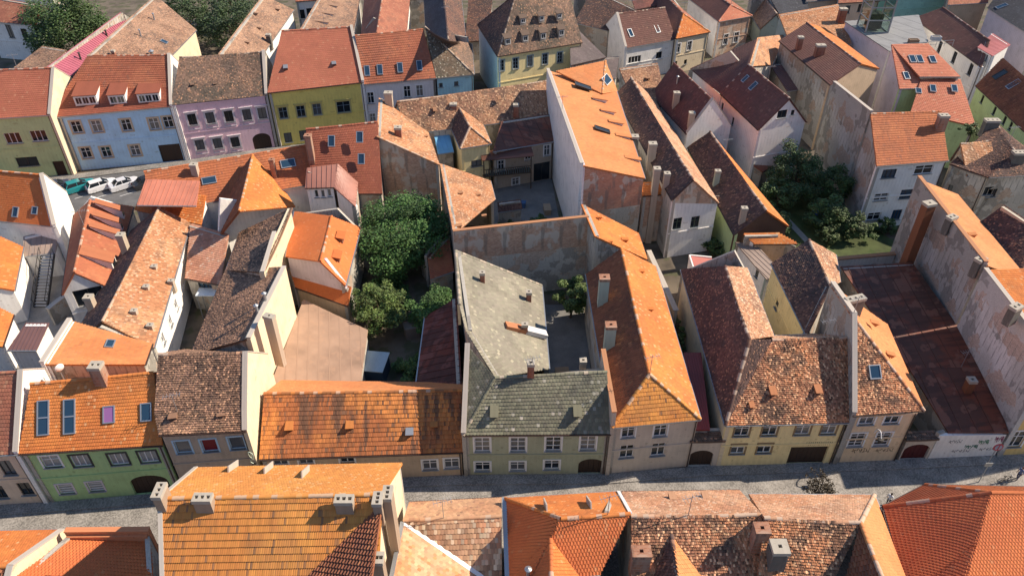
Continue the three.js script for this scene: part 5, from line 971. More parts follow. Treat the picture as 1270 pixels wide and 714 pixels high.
house('orange_far_slope_house', 'house with worn orange roof behind two brick chimneys', {
  p: {a:[50.01,8.6,-134.78],b:[61.39,8.6,-136.39],c:[62.75,11.4,-149.9],d:[49.59,11.4,-143.75]},
  r: ['a b c d tanorange'],
  w: ['a b plaster','b c plaster','c d plaster','d a tealwall'],
  ch: [[[61.22,12.72,-143.31],1.3,1,3.6,'brickred']],
});
house('teal_gable_far_house', 'grey teal gabled house with mottled roof slope', {
  p: {L:[51.04,4.05,-157.31],R:[55.57,4.05,-154.44],p:[53.39,7.65,-155.82],q:[53.97,7.65,-167.96],Lb:[51.61,4.05,-169.45],Rb:[56.15,4.05,-166.59]},
  r: ['Lb L p q tanmottle','R Rb q p darkbrown'],
  w: ['L p R tealwall','Lb L tealwall','R Rb plaster','Rb q Lb plaster'],
});
house('far_slate_house', 'far house with broad blue black slate roof', {
  p: {a:[54.55,7,-158.33],b:[61.44,7,-160.37],c:[62.61,9,-169.06],d:[53.73,9,-166.78]},
  r: ['a b c d slatedark'],
  w: ['a b plaster','b c plaster','c d plaster','d a plaster'],
});
house('far_teal_arch_house', 'far teal fronted building with dark arched entrance', {
  p: {a:[75.74,9.5,-166.03],b:[97.64,9.5,-170.16],c:[99.64,12.5,-178.16],d:[77.74,12.5,-174.03]},
  r: ['a b c d redbrown'],
  w: ['a b teal','b c plaster','c d plaster','d a plaster'],
  win: [[0,'arch_gate',3.2,3,[[90.1,3.65,-168.74]]],[0,'arch_gate',2.4,2.6,[[86.33,3.53,-168.03]]]],
});
house('white_flats_block', 'white multi storey block behind the mustard house roof', {
  p: {a:[-44.18,9,-159.18],b:[-38.57,9,-160.76],c:[-38.81,12,-167.78],d:[-44.52,12,-166.01]},
  r: ['a b c d redbrown'],
  w: ['a b white','b c plaster','c d plaster','d a plaster'],
  win: [[0,'dark',1.2,1.8,[[-43.67,6.35,-159.32],[-41.76,6.51,-159.86]]]],
});
house('far_skylight_house', 'far corner house with rust roof beyond the white house', {
  p: {a:[-111.24,8,-165.13],b:[-97.76,8,-166.79],c:[-99.63,11,-174.5],d:[-113.38,11,-172.64]},
  r: ['a b c d redbrown'],
  w: ['a b white','b c plaster','c d plaster','d a plaster'],
});
house('far_dark_alley_house', 'dark roofed far house closing the alley beside the red ridge house', {
  p: {a:[-22.24,8,-163.5],b:[-17.83,8,-165.13],c:[-17.59,11,-172.64],d:[-22.1,11,-170.82]},
  r: ['a b c d darkbrown'],
  w: ['a b plaster','b c plaster','c d plaster','d a plaster'],
});
house('added_alley_house', 'added low house darkening the shadowed alley beside the yellow dormered house', {
  p: {a:[-9.27,4,-149.99],b:[-4.51,4,-151.34],c:[-4.3,6,-174.62],d:[-9.59,6,-172.88]},
  r: ['a b c d darkbrown'],  // house added to darken an alley that holds only shadow
  w: ['a b plaster','b c plaster','c d plaster','d a plaster'],
});
house('far_plum_roof_house', 'far house with plum grey roof behind the slate roof', {
  p: {a:[61.16,8,-162.43],b:[68.41,8,-164.04],c:[70.82,11,-171.42],d:[63.34,11,-169.62]},
  r: ['a b c d greytile'],
  w: ['a b beige','b c plaster','c d plaster','d a plaster'],
});
house('far_beige_front_house', 'far beige fronted house left of the lift tower', {
  p: {a:[66.16,9,-158.14],b:[75.25,9,-159.7],c:[77.67,12,-166.6],d:[68.32,12,-164.85]},
  r: ['a b c d redbrown'],
  w: ['a b beige','b c plaster','c d plaster','d a plaster'],
  win: [[0,'dark',1.1,1.6,[[68.65,7.57,-158.57],[71.41,7.75,-159.04]]]],
});
house('far_right_brown_house', 'far house with red brown roof above the pink striped block', {
  p: {a:[89.7,8,-160.31],b:[98.77,8,-161.89],c:[101.84,11,-169.03],d:[92.48,11,-167.27]},
  r: ['a b c d redbrown'],
  w: ['a b tan','b c plaster','c d plaster','d a plaster'],
});
house('far_middle_house', 'far house with aged tan roof between yellow and brown houses', {
  p: {a:[13.18,8,-166.79],b:[21.58,8,-168.47],c:[22.87,11,-176.39],d:[14.23,11,-174.5]},
  r: ['a b c d tanmottle'],
  w: ['a b plaster','b c plaster','c d plaster','d a plaster'],
});
house('far_pediment_neighbour', 'far dark roofed neighbour behind the brick quoin house', {
  p: {a:[49.97,8,-164.58],b:[55.83,8,-166.23],c:[57.99,11,-173.88],d:[51.92,11,-172.03]},
  r: ['a b c d darkbrown'],
  w: ['a b plaster','b c plaster','c d plaster','d a plaster'],
});
house('russet_back_house', 'house with mottled russet roof between bright orange roof and white gable house', {
  p: {a:[19.58,7,-112.18],b:[24.44,7,-113.38],c:[24.23,10,-123.54],d:[17.53,10,-121.09]},
  r: ['a b c d russet'],
  w: ['a b plaster','b c plaster','c d plaster','d a plaster'],
  ve: [[0,[21.97,9.02,-119.12],0.7]],
});
house('far_passage_house', 'low grey roofed house in the gap beside the white two skylight house', {
  p: {a:[12.59,3.6,-131.58],b:[18.78,3.6,-132.68],c:[19.97,5.1,-139.33],d:[13.57,5.1,-138.13]},
  r: ['a b c d greytile'],
  w: ['a b paleblue','b c plaster','c d plaster','d a plaster'],
});

// ---------- ground, streets ----------
function sheet(name, label, pts, m, y, thick = 0) {
  const sh = new THREE.Shape(pts.map(([x, z]) => new THREE.Vector2(x, -z))); let g; if (thick) { g = new THREE.ExtrudeGeometry(sh, { depth: thick, bevelEnabled: false }); } else g = new THREE.ShapeGeometry(sh); g.rotateX(-Math.PI / 2); g.translate(0, y, 0);
  const me = new THREE.Mesh(g, m); me.name = numbered(name); me.userData = { kind: 'structure', label, category: name.replace(/_/g, ' ') }; me.receiveShadow = me.castShadow = true; scene.add(me); return me;
}
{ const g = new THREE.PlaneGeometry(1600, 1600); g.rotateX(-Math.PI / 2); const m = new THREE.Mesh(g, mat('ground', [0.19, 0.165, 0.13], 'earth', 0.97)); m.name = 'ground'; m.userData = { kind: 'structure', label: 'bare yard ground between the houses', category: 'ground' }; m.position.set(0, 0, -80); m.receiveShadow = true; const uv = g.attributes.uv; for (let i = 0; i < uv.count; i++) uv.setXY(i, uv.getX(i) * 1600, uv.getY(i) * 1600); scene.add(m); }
const frontLine = [[-62, -42.2], [-42.4, -43.3], [-30.2, -44.5], [-22.8, -45.5], [-4.5, -46.4], [8.7, -46.5], [19, -47.5], [30.4, -47.9], [36.7, -48.2], [46.6, -48.8], [62, -49.6]];
const cobble = mat('cobblestone', [0.40, 0.38, 0.35], 'cobble', 0.92), flag = mat('flagstone', [0.42, 0.40, 0.37], 'cobble', 0.92), tar = mat('asphalt', [0.16, 0.16, 0.165], 'asphalt', 0.93), lane = mat('lane_paint', [0.7, 0.7, 0.68], 'asphalt', 0.8);
sheet('street', 'cobbled street between the two front rows of houses', [...frontLine, [62, -34], [-62, -30]], cobble, 0.004);
sheet('pavement', 'narrow raised stone pavement along the front house walls', [...frontLine.map(([x, z]) => [x, z]), ...frontLine.slice().reverse().map(([x, z]) => [x, z + 1.15])], flag, 0.01, 0.1);
const farLine = [[-120, -97.5], [-82, -101.5], [-67.6, -103.7], [-51.8, -108.3], [-38.6, -113], [-26, -117], [10, -126]];
sheet('street', 'asphalt far street with angled parking bays', [...farLine, [10, -116], [-30, -104], [-56, -94], [-110, -86]], tar, 0.004);
sheet('pavement', 'raised kerb pavement below the pastel house fronts', [...farLine, ...farLine.slice().reverse().map(([x, z]) => [x + 0.4, z + 1.5])], mat('kerb_paving', [0.34, 0.33, 0.31], 'cobble', 0.92), 0.01, 0.12);
for (let i = 0; i < 6; i++) { const x = -67.2 + i * 3.15, z = -96.4 - i * 0.35; const c = Math.cos(0.66), s = Math.sin(0.66); const q = [[0, 0], [5, 0], [5, 0.14], [0, 0.14]].map(([a, b]) => [x + a * c + b * s, z - a * s + b * c]); sheet('parking_line', 'white painted parking bay line on the far street', q, lane, 0.008); }
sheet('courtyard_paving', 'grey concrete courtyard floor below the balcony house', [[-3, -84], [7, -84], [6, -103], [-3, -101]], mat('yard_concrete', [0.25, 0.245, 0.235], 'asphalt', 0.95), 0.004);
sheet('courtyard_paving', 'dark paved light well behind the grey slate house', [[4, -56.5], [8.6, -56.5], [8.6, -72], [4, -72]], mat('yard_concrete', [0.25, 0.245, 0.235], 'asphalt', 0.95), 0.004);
sheet('courtyard_paving', 'pale stair yard floor beside the white gable house', [[-66, -62], [-50, -60], [-51, -82], [-66, -82]], mat('pale_yard', [0.44, 0.41, 0.37], 'asphalt', 0.95), 0.004);

// ---------- trees ----------
const leafGeo = (() => { const g = new THREE.BufferGeometry(); g.setAttribute('position', new THREE.Float32BufferAttribute([0, 0, -0.5, 0.36, 0.1, 0, -0.36, 0.1, 0, 0, 0, 0.5], 3)); g.setIndex([0, 2, 1, 1, 2, 3]); const n = g.toNonIndexed(); n.computeVertexNormals(); return n; })();
const leafMat = new THREE.MeshPhysicalMaterial({ roughness: 0.75, side: THREE.DoubleSide, transmission: 0.25, thickness: 0 }); leafMat.name = 'leaf';
const bark = mat('bark', [0.11, 0.08, 0.055], 'plaster', 0.95);
function limb(a, b, r0, r1) { const d = b.clone().sub(a); const g = new THREE.CylinderGeometry(r1, r0, d.length(), 7, 1); g.translate(0, d.length() / 2, 0); g.applyQuaternion(new THREE.Quaternion().setFromUnitVectors(UP, d.normalize())); g.translate(a.x, a.y, a.z); return g; }
function tree(name, label, [x, z], [cy, rx, ry, rz], leaf, n, o = {}) {
  const t = thing(name, label, o.cat || 'tree', V3(x, 0, z), o.group); const th = Math.max(0.4, cy - ry * 0.4); const top = V3(0.2, th, 0.1);
  const tr = sub('trunk', limb(V3(0, 0, 0), top, 0.06 + rx * 0.05, 0.03 + rx * 0.03), bark, t); const L = []; const clumps = [];
  const nc = o.clumps || Math.round(26 + rx * rz * 1.6); let guard = 0;
  while (clumps.length < nc && guard++ < 5000) { const v = V3(rnd() * 2 - 1, rnd() * 2 - 1, rnd() * 2 - 1); const l = v.length(); if (l > 1 || l < 0.45) continue; if (v.y < -0.55) continue; const lump = 0.75 + 0.5 * noise(v.x * 2.2 + x, v.z * 2.2 + v.y * 1.7 + z, 5); clumps.push(V3(v.x * rx * lump, cy + v.y * ry * lump, v.z * rz * lump)); }
  clumps.slice(0, 12).forEach((c) => L.push(limb(top, c.clone().multiplyScalar(0.86).setY(c.y * 0.9), 0.02 + rx * 0.016, 0.015))); if (L.length) sub('limbs', merge(L), bark, t);
  const per = Math.round(n / clumps.length), im = new THREE.InstancedMesh(leafGeo, leafMat, per * clumps.length); im.name = 'crown'; im.userData.kind = 'stuff'; im.castShadow = im.receiveShadow = true; const c = new THREE.Color(), q = new THREE.Quaternion(), e = new THREE.Euler(), s = V3(1, 1, 1); let k = 0; const ls = o.leaf || 0.27;
  for (const cl of clumps) { const cr = (o.cr || 0.26) * Math.min(rx, rz) * (0.7 + 0.7 * rnd()), tone = 0.7 + 0.7 * rnd(); for (let i = 0; i < per; i++) { const d = V3(rnd() * 2 - 1, rnd() * 2 - 1, rnd() * 2 - 1).normalize().multiplyScalar(cr * Math.cbrt(rnd())); e.set((rnd() - 0.5) * 1.6, rnd() * 6.28, (rnd() - 0.5) * 1.6); q.setFromEuler(e); const f = ls * (0.6 + 0.8 * rnd()); s.set(f, f, f); tmpM.compose(cl.clone().add(d.setY(d.y * 0.75)), q, s); im.setMatrixAt(k, tmpM); const b = tone * (0.75 + 0.5 * rnd()); im.setColorAt(k, c.setRGB(leaf[0] * b * (0.9 + 0.3 * rnd()), leaf[1] * b, leaf[2] * b)); k++; } }
  t.add(im); return t;
}
tree('garden_tree', 'broad dark green tree filling the courtyard below the brick gable', [-13.4, -80.6], [4.6, 4.9, 3.3, 6.4], [0.052, 0.135, 0.022], 26000, { clumps: 170 });
tree('garden_tree', 'light green leafy tree between terrace and courtyard shed', [-15.2, -67.6], [3.4, 2.9, 2.6, 3.1], [0.088, 0.145, 0.026], 9000, { clumps: 70 });
tree('garden_tree', 'bushy tree beside the maroon shed', [-9.6, -68.8], [2.1, 2.9, 1.7, 3.2], [0.052, 0.13, 0.022], 7500);
tree('shrub', 'ivy thicket along the courtyard floor below the brick gable', [-14.8, -73.6], [1.2, 2.2, 1.2, 3.4], [0.052, 0.13, 0.022], 5000, { cat: 'shrub' });
tree('shrub', 'low dark shrub in the small yard beside the blue shed', [-11.2, -59.8], [0.9, 1.6, 0.9, 2.0], [0.062, 0.125, 0.025], 2600, { cat: 'shrub' });
tree('courtyard_tree', 'fresh green tree against the long grey courtyard firewall', [6.9, -69.6], [2.9, 1.9, 2.4, 2.4], [0.085, 0.135, 0.03], 6500);
tree('garden_tree', 'large dark tree beside the white house with chocolate brown roof', [40.6, -96.6], [4.2, 3.8, 3.8, 4.4], [0.052, 0.105, 0.026], 10000);
tree('shrub', 'leafy shrub below the white three storey house', [46.6, -86.6], [1.8, 2.4, 1.7, 2.0], [0.062, 0.11, 0.026], 3600, { cat: 'shrub' });
tree('shrub', 'young bright shrub by the shaded garden path', [42.4, -85.4], [1.2, 1.4, 1.2, 1.5], [0.075, 0.12, 0.028], 2000, { cat: 'shrub' });
tree('shrub', 'dark shrub row at the foot of the white flats', [51.4, -87.6], [1.1, 1.8, 1.1, 1.2], [0.058, 0.105, 0.026], 1800, { cat: 'shrub' });
tree('shrub', 'dark shrub in the yard behind the beige gabled house', [26.6, -82.6], [1.0, 1.6, 1.1, 1.6], [0.058, 0.105, 0.026], 1800, { cat: 'shrub' });
tree('climbing_vine', 'narrow green vine strip beside the long cream side wall', [18.7, -65.5], [1.3, 0.7, 1.2, 3.2], [0.07, 0.115, 0.026], 1900, { cat: 'vine' });
tree('park_tree', 'tall dense tree behind the raspberry pink roof', [-87.5, -151], [6.5, 7.6, 6.2, 7.0], [0.062, 0.12, 0.026], 20000, { clumps: 130, leaf: 0.4 });
tree('park_tree', 'dark conifer like tree behind the pale tan roof', [-68, -160], [5.2, 5.6, 5.2, 5.0], [0.052, 0.095, 0.028], 8000, { leaf: 0.38 });
tree('park_tree', 'dark spreading tree beyond the mottled tan roof', [-58, -157], [5, 5.6, 5, 6], [0.052, 0.095, 0.028], 8000, { leaf: 0.38 });
tree('park_tree', 'shaded tree beyond the old tan roof near white flats', [-62, -172], [6, 6.5, 6, 6], [0.052, 0.095, 0.028], 8000, { leaf: 0.38 });
tree('potted_bush', 'small green bush on the roof terrace below the salmon roof', [66.8, -102.2], [8.3, 1.3, 0.8, 1.0], [0.07, 0.115, 0.026], 1300, { cat: 'bush' });
// bare street tree
{ const t = thing('street_tree', 'small dark nearly leafless tree on the sunlit cobbles', 'tree', V3(27.2, 0, -42.6)); sub('trunk', limb(V3(0, 0, 0), V3(0, 2.2, 0), 0.12, 0.09), bark, t); const L = []; const tips = []; for (let i = 0; i < 13; i++) { const a = i * 2.4, r = 0.5 + 0.7 * rnd(), b = V3(Math.cos(a) * r, 2.4 + rnd() * 1.1, Math.sin(a) * r); L.push(limb(V3(0, 1.8 + 0.4 * rnd(), 0), b, 0.05, 0.02)); for (let j = 0; j < 5; j++) { const c = b.clone().add(V3((rnd() - 0.5) * 1.1, 0.2 + 0.6 * rnd(), (rnd() - 0.5) * 1.1)); L.push(limb(b.clone().lerp(V3(0, 2.0, 0), 0.35 * rnd()), c, 0.025, 0.01)); tips.push(c); } } sub('limbs', merge(L), bark, t);
  const im = new THREE.InstancedMesh(leafGeo, leafMat, tips.length * 16); im.name = 'crown'; im.userData.kind = 'stuff'; im.castShadow = true; const c = new THREE.Color(), q = new THREE.Quaternion(), e = new THREE.Euler(); let k = 0; for (const p of tips) for (let i = 0; i < 16; i++) { e.set(rnd() * 3, rnd() * 6, rnd() * 3); q.setFromEuler(e); const f = 0.12 + 0.1 * rnd(); tmpM.compose(p.clone().add(V3((rnd() - 0.5) * 0.5, (rnd() - 0.5) * 0.4, (rnd() - 0.5) * 0.5)), q, V3(f, f, f)); im.setMatrixAt(k, tmpM); im.setColorAt(k, c.setRGB(0.07, 0.05, 0.025)); k++; } t.add(im); }

// ---------- parked cars ----------
function car(label, x, z, rot, colour, kind) {
  const t = thing('parked_car', label, 'car', V3(x, 0, z), 'cars parked at an angle on the far street'); t.rotation.y = rot; const paint = new THREE.MeshPhysicalMaterial({ roughness: 0.35, clearcoat: 0.8, clearcoatRoughness: 0.08 }); paint.color.setRGB(...colour); paint.name = 'car_paint';
  const prof = (pts, w, bev) => { const s = new THREE.Shape(); s.moveTo(pts[0][0], pts[0][1]); s.splineThru(pts.slice(1).map(([a, b]) => new THREE.Vector2(a, b))); const g = new THREE.ExtrudeGeometry(s, { depth: w - 2 * bev, bevelEnabled: true, bevelSize: bev, bevelThickness: bev, bevelSegments: 3, curveSegments: 24 }); g.translate(0, 0, -w / 2 + bev); return g; };
  const hatch = kind === 'hatch';
  const b = new THREE.Shape([[-2.1, 0.32], [-2.12, 0.62], [-2.02, 0.86], [-1.0, 0.92], [1.0, 0.95], [1.75, 0.84], [2.08, 0.66], [2.1, 0.34], [1.7, 0.24], [-1.7, 0.24]].map(([a, c]) => new THREE.Vector2(a, c)));
  const bg = new THREE.ExtrudeGeometry(b, { depth: 1.56, bevelEnabled: true, bevelSize: 0.09, bevelThickness: 0.1, bevelSegments: 3 }); bg.translate(0, 0, -0.78); sub('body', bg, paint, t);
  const cab = new THREE.Shape((hatch ? [[-1.98, 0.9], [-1.75, 1.38], [-1.45, 1.47], [0.1, 1.48], [0.45, 1.4], [1.15, 0.92]] : [[-1.55, 0.9], [-1.05, 1.34], [-0.75, 1.42], [0.15, 1.44], [0.45, 1.36], [1.2, 0.92]]).map(([a, c]) => new THREE.Vector2(a, c))); const cg = new THREE.ExtrudeGeometry(cab, { depth: 1.3, bevelEnabled: true, bevelSize: 0.05, bevelThickness: 0.1, bevelSegments: 2 }); cg.translate(0, 0, -0.65); const P = cg.attributes.position; for (let i = 0; i < P.count; i++) { const y = P.getY(i); P.setZ(i, P.getZ(i) * (1 - 0.22 * Math.max(0, (y - 0.9) / 0.6))); } cg.computeVertexNormals(); sub('cabin', cg, M.glass, t);
  const roofg = new THREE.BoxGeometry(hatch ? 1.75 : 1.2, 0.06, 1.14, 4, 1, 4); roofg.translate(hatch ? -0.68 : -0.28, hatch ? 1.535 : 1.5, 0); sub('car_roof', roofg, paint, t);
  for (const s of [-1, 1]) { sub('pillar', merge([bar(V3(0.48, 1.44, s * 0.58), V3(1.18, 0.98, s * 0.72), 0.07, 0.07), bar(V3(-0.35, 1.48, s * 0.59), V3(-0.35, 0.96, s * 0.74), 0.07, 0.07), bar(V3(hatch ? -1.6 : -1.0, 1.46, s * 0.58), V3(hatch ? -1.98 : -1.55, 0.94, s * 0.72), 0.1, 0.1)]), paint, t); sub('headlight', box(0.1, 0.14, 0.34, 2.1, 0.66, s * 0.6), M.zinc, t); sub('tail_light', box(0.06, 0.16, 0.28, -2.19, 0.72, s * 0.64), M.red, t); sub('mirror', box(0.14, 0.12, 0.2, 0.75, 1.02, s * 0.98), paint, t); }
  for (const [wx, wz] of [[1.32, 0.8], [1.32, -0.8], [-1.3, 0.8], [-1.3, -0.8]]) { const w = new THREE.Group(); w.name = 'wheel'; w.position.set(wx, 0.32, wz); t.add(w); const ty = new THREE.TorusGeometry(0.24, 0.085, 8, 20); sub('tyre', ty, M.charcoal, w); const rim = new THREE.CylinderGeometry(0.2, 0.2, 0.12, 12); rim.rotateX(Math.PI / 2); sub('rim', rim, M.zinc, w); }
}
const carRot = 0.68;
car('teal hatchback parked between dark car and white hatchback', -64.3, -99.4, carRot, [0.015, 0.25, 0.28], 'hatch');
car('white hatchback parked beside the teal hatchback', -61.1, -99.6, carRot, [0.72, 0.73, 0.75], 'hatch');
car('silver white saloon parked beside the salmon roof house', -57.9, -100.0, carRot, [0.6, 0.61, 0.64], 'saloon');
car('dark blue car half hidden behind the white gable wall', -67.6, -99.2, carRot, [0.05, 0.06, 0.10], 'saloon');
car('black car parked in the shade next to the salmon roof', -54.6, -100.6, carRot, [0.015, 0.015, 0.018], 'saloon');

// ---------- small yard structures ----------
function plainWall(name, label, a, b, h, key, coping, y0 = 0) { const A = V3(...a), B = V3(...b), mid = A.clone().add(B).multiplyScalar(0.5); const t = thing(name, label, 'wall', V3(mid.x, 0, mid.z)); const l = (p, y) => V3(p.x - mid.x, y, p.z - mid.z); const d = B.clone().sub(A); const L = d.length(); const g = new THREE.BoxGeometry(L, h - y0, 0.35); g.translate(0, (h + y0) / 2, 0); const uv = g.attributes.uv; for (let i = 0; i < uv.count; i++) uv.setXY(i, uv.getX(i) * L, uv.getY(i) * h); g.rotateY(-Math.atan2(d.z, d.x)); sub('wall', g, wallMat(key), t); sub('coping', bar(l(A, h + 0.06), l(B, h + 0.06), 0.62, 0.12), coping, t); return t; }
const tileCoping = mat('coping_tile', [0.5, 0.24, 0.12], 'plaster', 0.9);
plainWall('garden_wall', 'low whitish garden wall with tiled top behind the brown metal roof', [40.2, 0, -77.2], [51.5, 0, -78.8], 3.1, 'white', tileCoping);
plainWall('garden_wall', 'lower pale wall strip with red coping against the brown metal roof', [41.2, 0, -75.6], [52.3, 0, -77.0], 2.0, 'cream', tileCoping);
plainWall('courtyard_wall', 'grey side wall of the narrow light well', [8.9, 0, -56.8], [9.0, 0, -70.5], 3.0, 'plaster', M.mortar);
plainWall('yard_wall', 'curved yard wall piece beside the black stairs', [-53.4, 0, -68.2], [-51.2, 0, -75.0], 2.4, 'plaster', M.mortar);
plainWall('side_wall', 'white side wall beside the stepped passage', [17.0, 0, -78.2], [18.4, 0, -66.4], 3.6, 'beige', M.mortar);
// black steel stairs
{ const t = thing('steel_stairs', 'black open steel stairs climbing to the grey brown annex', 'stairs', V3(-56.6, 0, -71.6)); const n = 18; for (let i = 0; i < n; i++) { const f = i / (n - 1); sub('tread', cached('tread', () => box(1.5, 0.05, 0.28)), mat('tread_pale', [0.42, 0.42, 0.42], null, 0.6), t).position.set(-0.9 * f, 0.2 + 3.3 * f, -6 * f); } for (const s of [-0.8, 0.8]) { sub('stringer', bar(V3(s, 0.1, 0.2), V3(s - 0.9, 3.5, -6.1), 0.1, 0.34), M.charcoal, t); sub('handrail', bar(V3(s, 1.1, 0.2), V3(s - 0.9, 4.5, -6.1), 0.06, 0.06), M.charcoal, t); for (let i = 0; i < 7; i++) { const f = i / 6; sub('baluster', bar(V3(s - 0.9 * f, 0.2 + 3.3 * f, -6 * f), V3(s - 0.9 * f, 1.1 + 3.4 * f, -6 * f), 0.04, 0.04), M.charcoal, t); } } }
{ const t = thing('garden_cabin', 'small dark cabin with pale blue flat roof in the courtyard', 'cabin', V3(-14.6, 0, -59.7)); t.rotation.y = -0.12; sub('cabin_wall', box(2.3, 2.1, 2.9, 0, 1.05, 0), mat('cabin_blue', [0.03, 0.06, 0.10], 'metal', 0.7), t); sub('cabin_roof', box(2.5, 0.1, 3.1, 0, 2.16, 0), mat('pale_blue_felt', [0.40, 0.52, 0.58], 'plaster', 0.8), t); }
{ const t = thing('rain_barrel', 'blue plastic barrel beside the orange courtyard house', 'barrel', V3(-18.0, 0, -70.3)); const g = new THREE.LatheGeometry([[0, 0], [0.3, 0], [0.36, 0.3], [0.37, 0.6], [0.31, 0.95], [0, 0.97]].map(([a, b]) => new THREE.Vector2(a, b)), 18); sub('barrel_body', g, mat('blue_plastic', [0.02, 0.16, 0.42], null, 0.4), t); sub('lid', new THREE.CylinderGeometry(0.33, 0.33, 0.06, 18).translate(0, 1.0, 0), mat('blue_plastic', [0.02, 0.16, 0.42], null, 0.4), t); }
// stepped passage right of the orange gable house
{ const t = thing('passage_steps', 'dark stone steps in the narrow passage between the side walls', 'steps', V3(16.4, 0, -75)); for (let i = 0; i < 10; i++) sub('step', box(2.0, 0.18 * (i + 1), 0.62, 0.02 * i, 0.09 * (i + 1), 4 - i * 0.62), mat('step_stone', [0.13, 0.105, 0.085], 'plaster', 0.95), t); }
{ const t = thing('pink_roof_hut', 'little white hut with pinkish red roof above the yellow house wing', 'hut', V3(22.4, 0, -73.4)); sub('hut_wall', box(2.6, 5.0, 2.2, 0, 2.5, 0), wallMat('white'), t); sub('hut_roof', bar(V3(-1.1, 5.4, 0), V3(1.5, 5.0, 0), 2.2, 0.12), mat('pink_sheet', [0.5, 0.16, 0.13], 'metal', 0.7), t); sub('parapet', merge([bar(V3(-1.2, 5.4, -1.15), V3(1.4, 5.1, -1.15), 0.16, 0.34), bar(V3(-1.25, 5.35, -1.2), V3(-1.25, 5.35, 1.2), 0.16, 0.4)]), wallMat('white'), t); }
// glass lift tower on the roof terrace
{ const t = thing('glass_lift_tower', 'steel and glass lift tower standing on the roof terrace', 'lift tower', V3(64.6, 11, -137)); for (const [x, z] of [[-2, -2], [2, -2], [-2, 2], [2, 2]]) sub('post', box(0.22, 6.6, 0.22, x, 3.3, z), M.zinc, t); for (const y of [0.1, 2.2, 4.4, 6.5]) for (const [x, z, w, d] of [[0, 2, 4, 0.16], [0, -2, 4, 0.16], [2, 0, 0.16, 4], [-2, 0, 0.16, 4]]) sub('rail', box(w, 0.16, d, x, y, z), M.zinc, t); const gl = new THREE.MeshPhysicalMaterial({ transmission: 1, thickness: 0, roughness: 0.03 }); gl.color.setRGB(0.75, 0.82, 0.8); for (const y of [1.15, 3.3, 5.45]) { for (const s of [-1, 1]) { sub('pane', box(1.8, 2.0, 0.03, s * 0.95, y, 2.0), gl, t); sub('pane', box(0.03, 2.0, 3.7, s * 2.0, y, 0), gl, t); } } sub('lift_car', box(2.2, 2.6, 2.2, 0, 1.6, -0.3), M.charcoal, t); sub('tower_roof', box(4.6, 0.25, 4.6, 0, 6.75, 0), mat('pale_roof', [0.62, 0.64, 0.56], 'plaster', 0.8), t); }
{ const t = thing('terrace_railing', 'thin metal railing along the edge of the roof terrace', 'railing', V3(70, 11, -127)); for (let i = 0; i < 8; i++) sub('post', box(0.05, 1.0, 0.05, -6 + i * 1.6, 0.5, 0.5 - i * 0.32), M.zinc, t); sub('rail', bar(V3(-6, 1.0, 0.5), V3(5.2, 1.0, -1.74), 0.06, 0.06), M.zinc, t); sub('rail', bar(V3(-6, 0.5, 0.5), V3(5.2, 0.5, -1.74), 0.04, 0.04), M.zinc, t); }
for (const [x, z, c, l] of [[69, -130, [0.35, 0.22, 0.14], 'wooden planter box on the terrace corner'], [73.5, -131.5, [0.6, 0.62, 0.64], 'white parasol base box on the roof terrace']]) { const t = thing('planter', l, 'planter', V3(x, 11, z)); sub('planter_box', merge([box(1.6, 0.7, 0.1, 0, 0.35, 0.4), box(1.6, 0.7, 0.1, 0, 0.35, -0.4), box(0.1, 0.7, 0.7, 0.75, 0.35, 0), box(0.1, 0.7, 0.7, -0.75, 0.35, 0)]), mat('planter' + x, c, 'plaster', 0.8), t); sub('soil', box(1.4, 0.05, 0.7, 0, 0.6, 0), bark, t); }
// balcony on the courtyard house
{ const t = thing('wooden_balcony', 'shaded wooden balcony with dark railing on the courtyard house', 'balcony', V3(-0.9, 0, -100.4)); t.rotation.y = 0.19; sub('deck', box(7.2, 0.16, 1.5, 0, 2.7, 0.7), bark, t); for (let i = 0; i < 22; i++) sub('baluster', cached('balu', () => box(0.1, 0.95, 0.05)), mat('balcony_paint', [0.10, 0.13, 0.13], null, 0.8), t).position.set(-3.5 + i * 0.333, 3.25, 1.4); sub('handrail', box(7.2, 0.08, 0.1, 0, 3.78, 1.4), bark, t); for (const x of [-3.5, 3.5]) sub('post', box(0.16, 5.6, 0.16, x, 2.8, 1.4), bark, t); sub('balcony_roof', bar(V3(0, 5.5, 1.75), V3(0, 6.1, 0), 7.6, 0.1), mat('roof_brownmetal', [0.2, 0.12, 0.1], null, 0.6), t); }
// satellite dish
{ const t = thing('satellite_dish', 'white satellite dish on the wall behind the green house roof', 'dish', V3(-41.2, 10.2, -50.6)); const g = new THREE.SphereGeometry(0.62, 20, 10, 0, Math.PI * 2, 0, 0.7); g.rotateX(Math.PI / 2); g.rotateY(0.9); const d = sub('reflector', g, mat('dish_white', [0.75, 0.75, 0.74], null, 0.5), t); d.material.side = THREE.DoubleSide; sub('arm', bar(V3(0, -0.9, 0), V3(0.35, -0.1, 0.35), 0.06, 0.06), M.zinc, t); sub('mast', box(0.08, 1.8, 0.08, 0, -0.9, 0), M.zinc, t); }
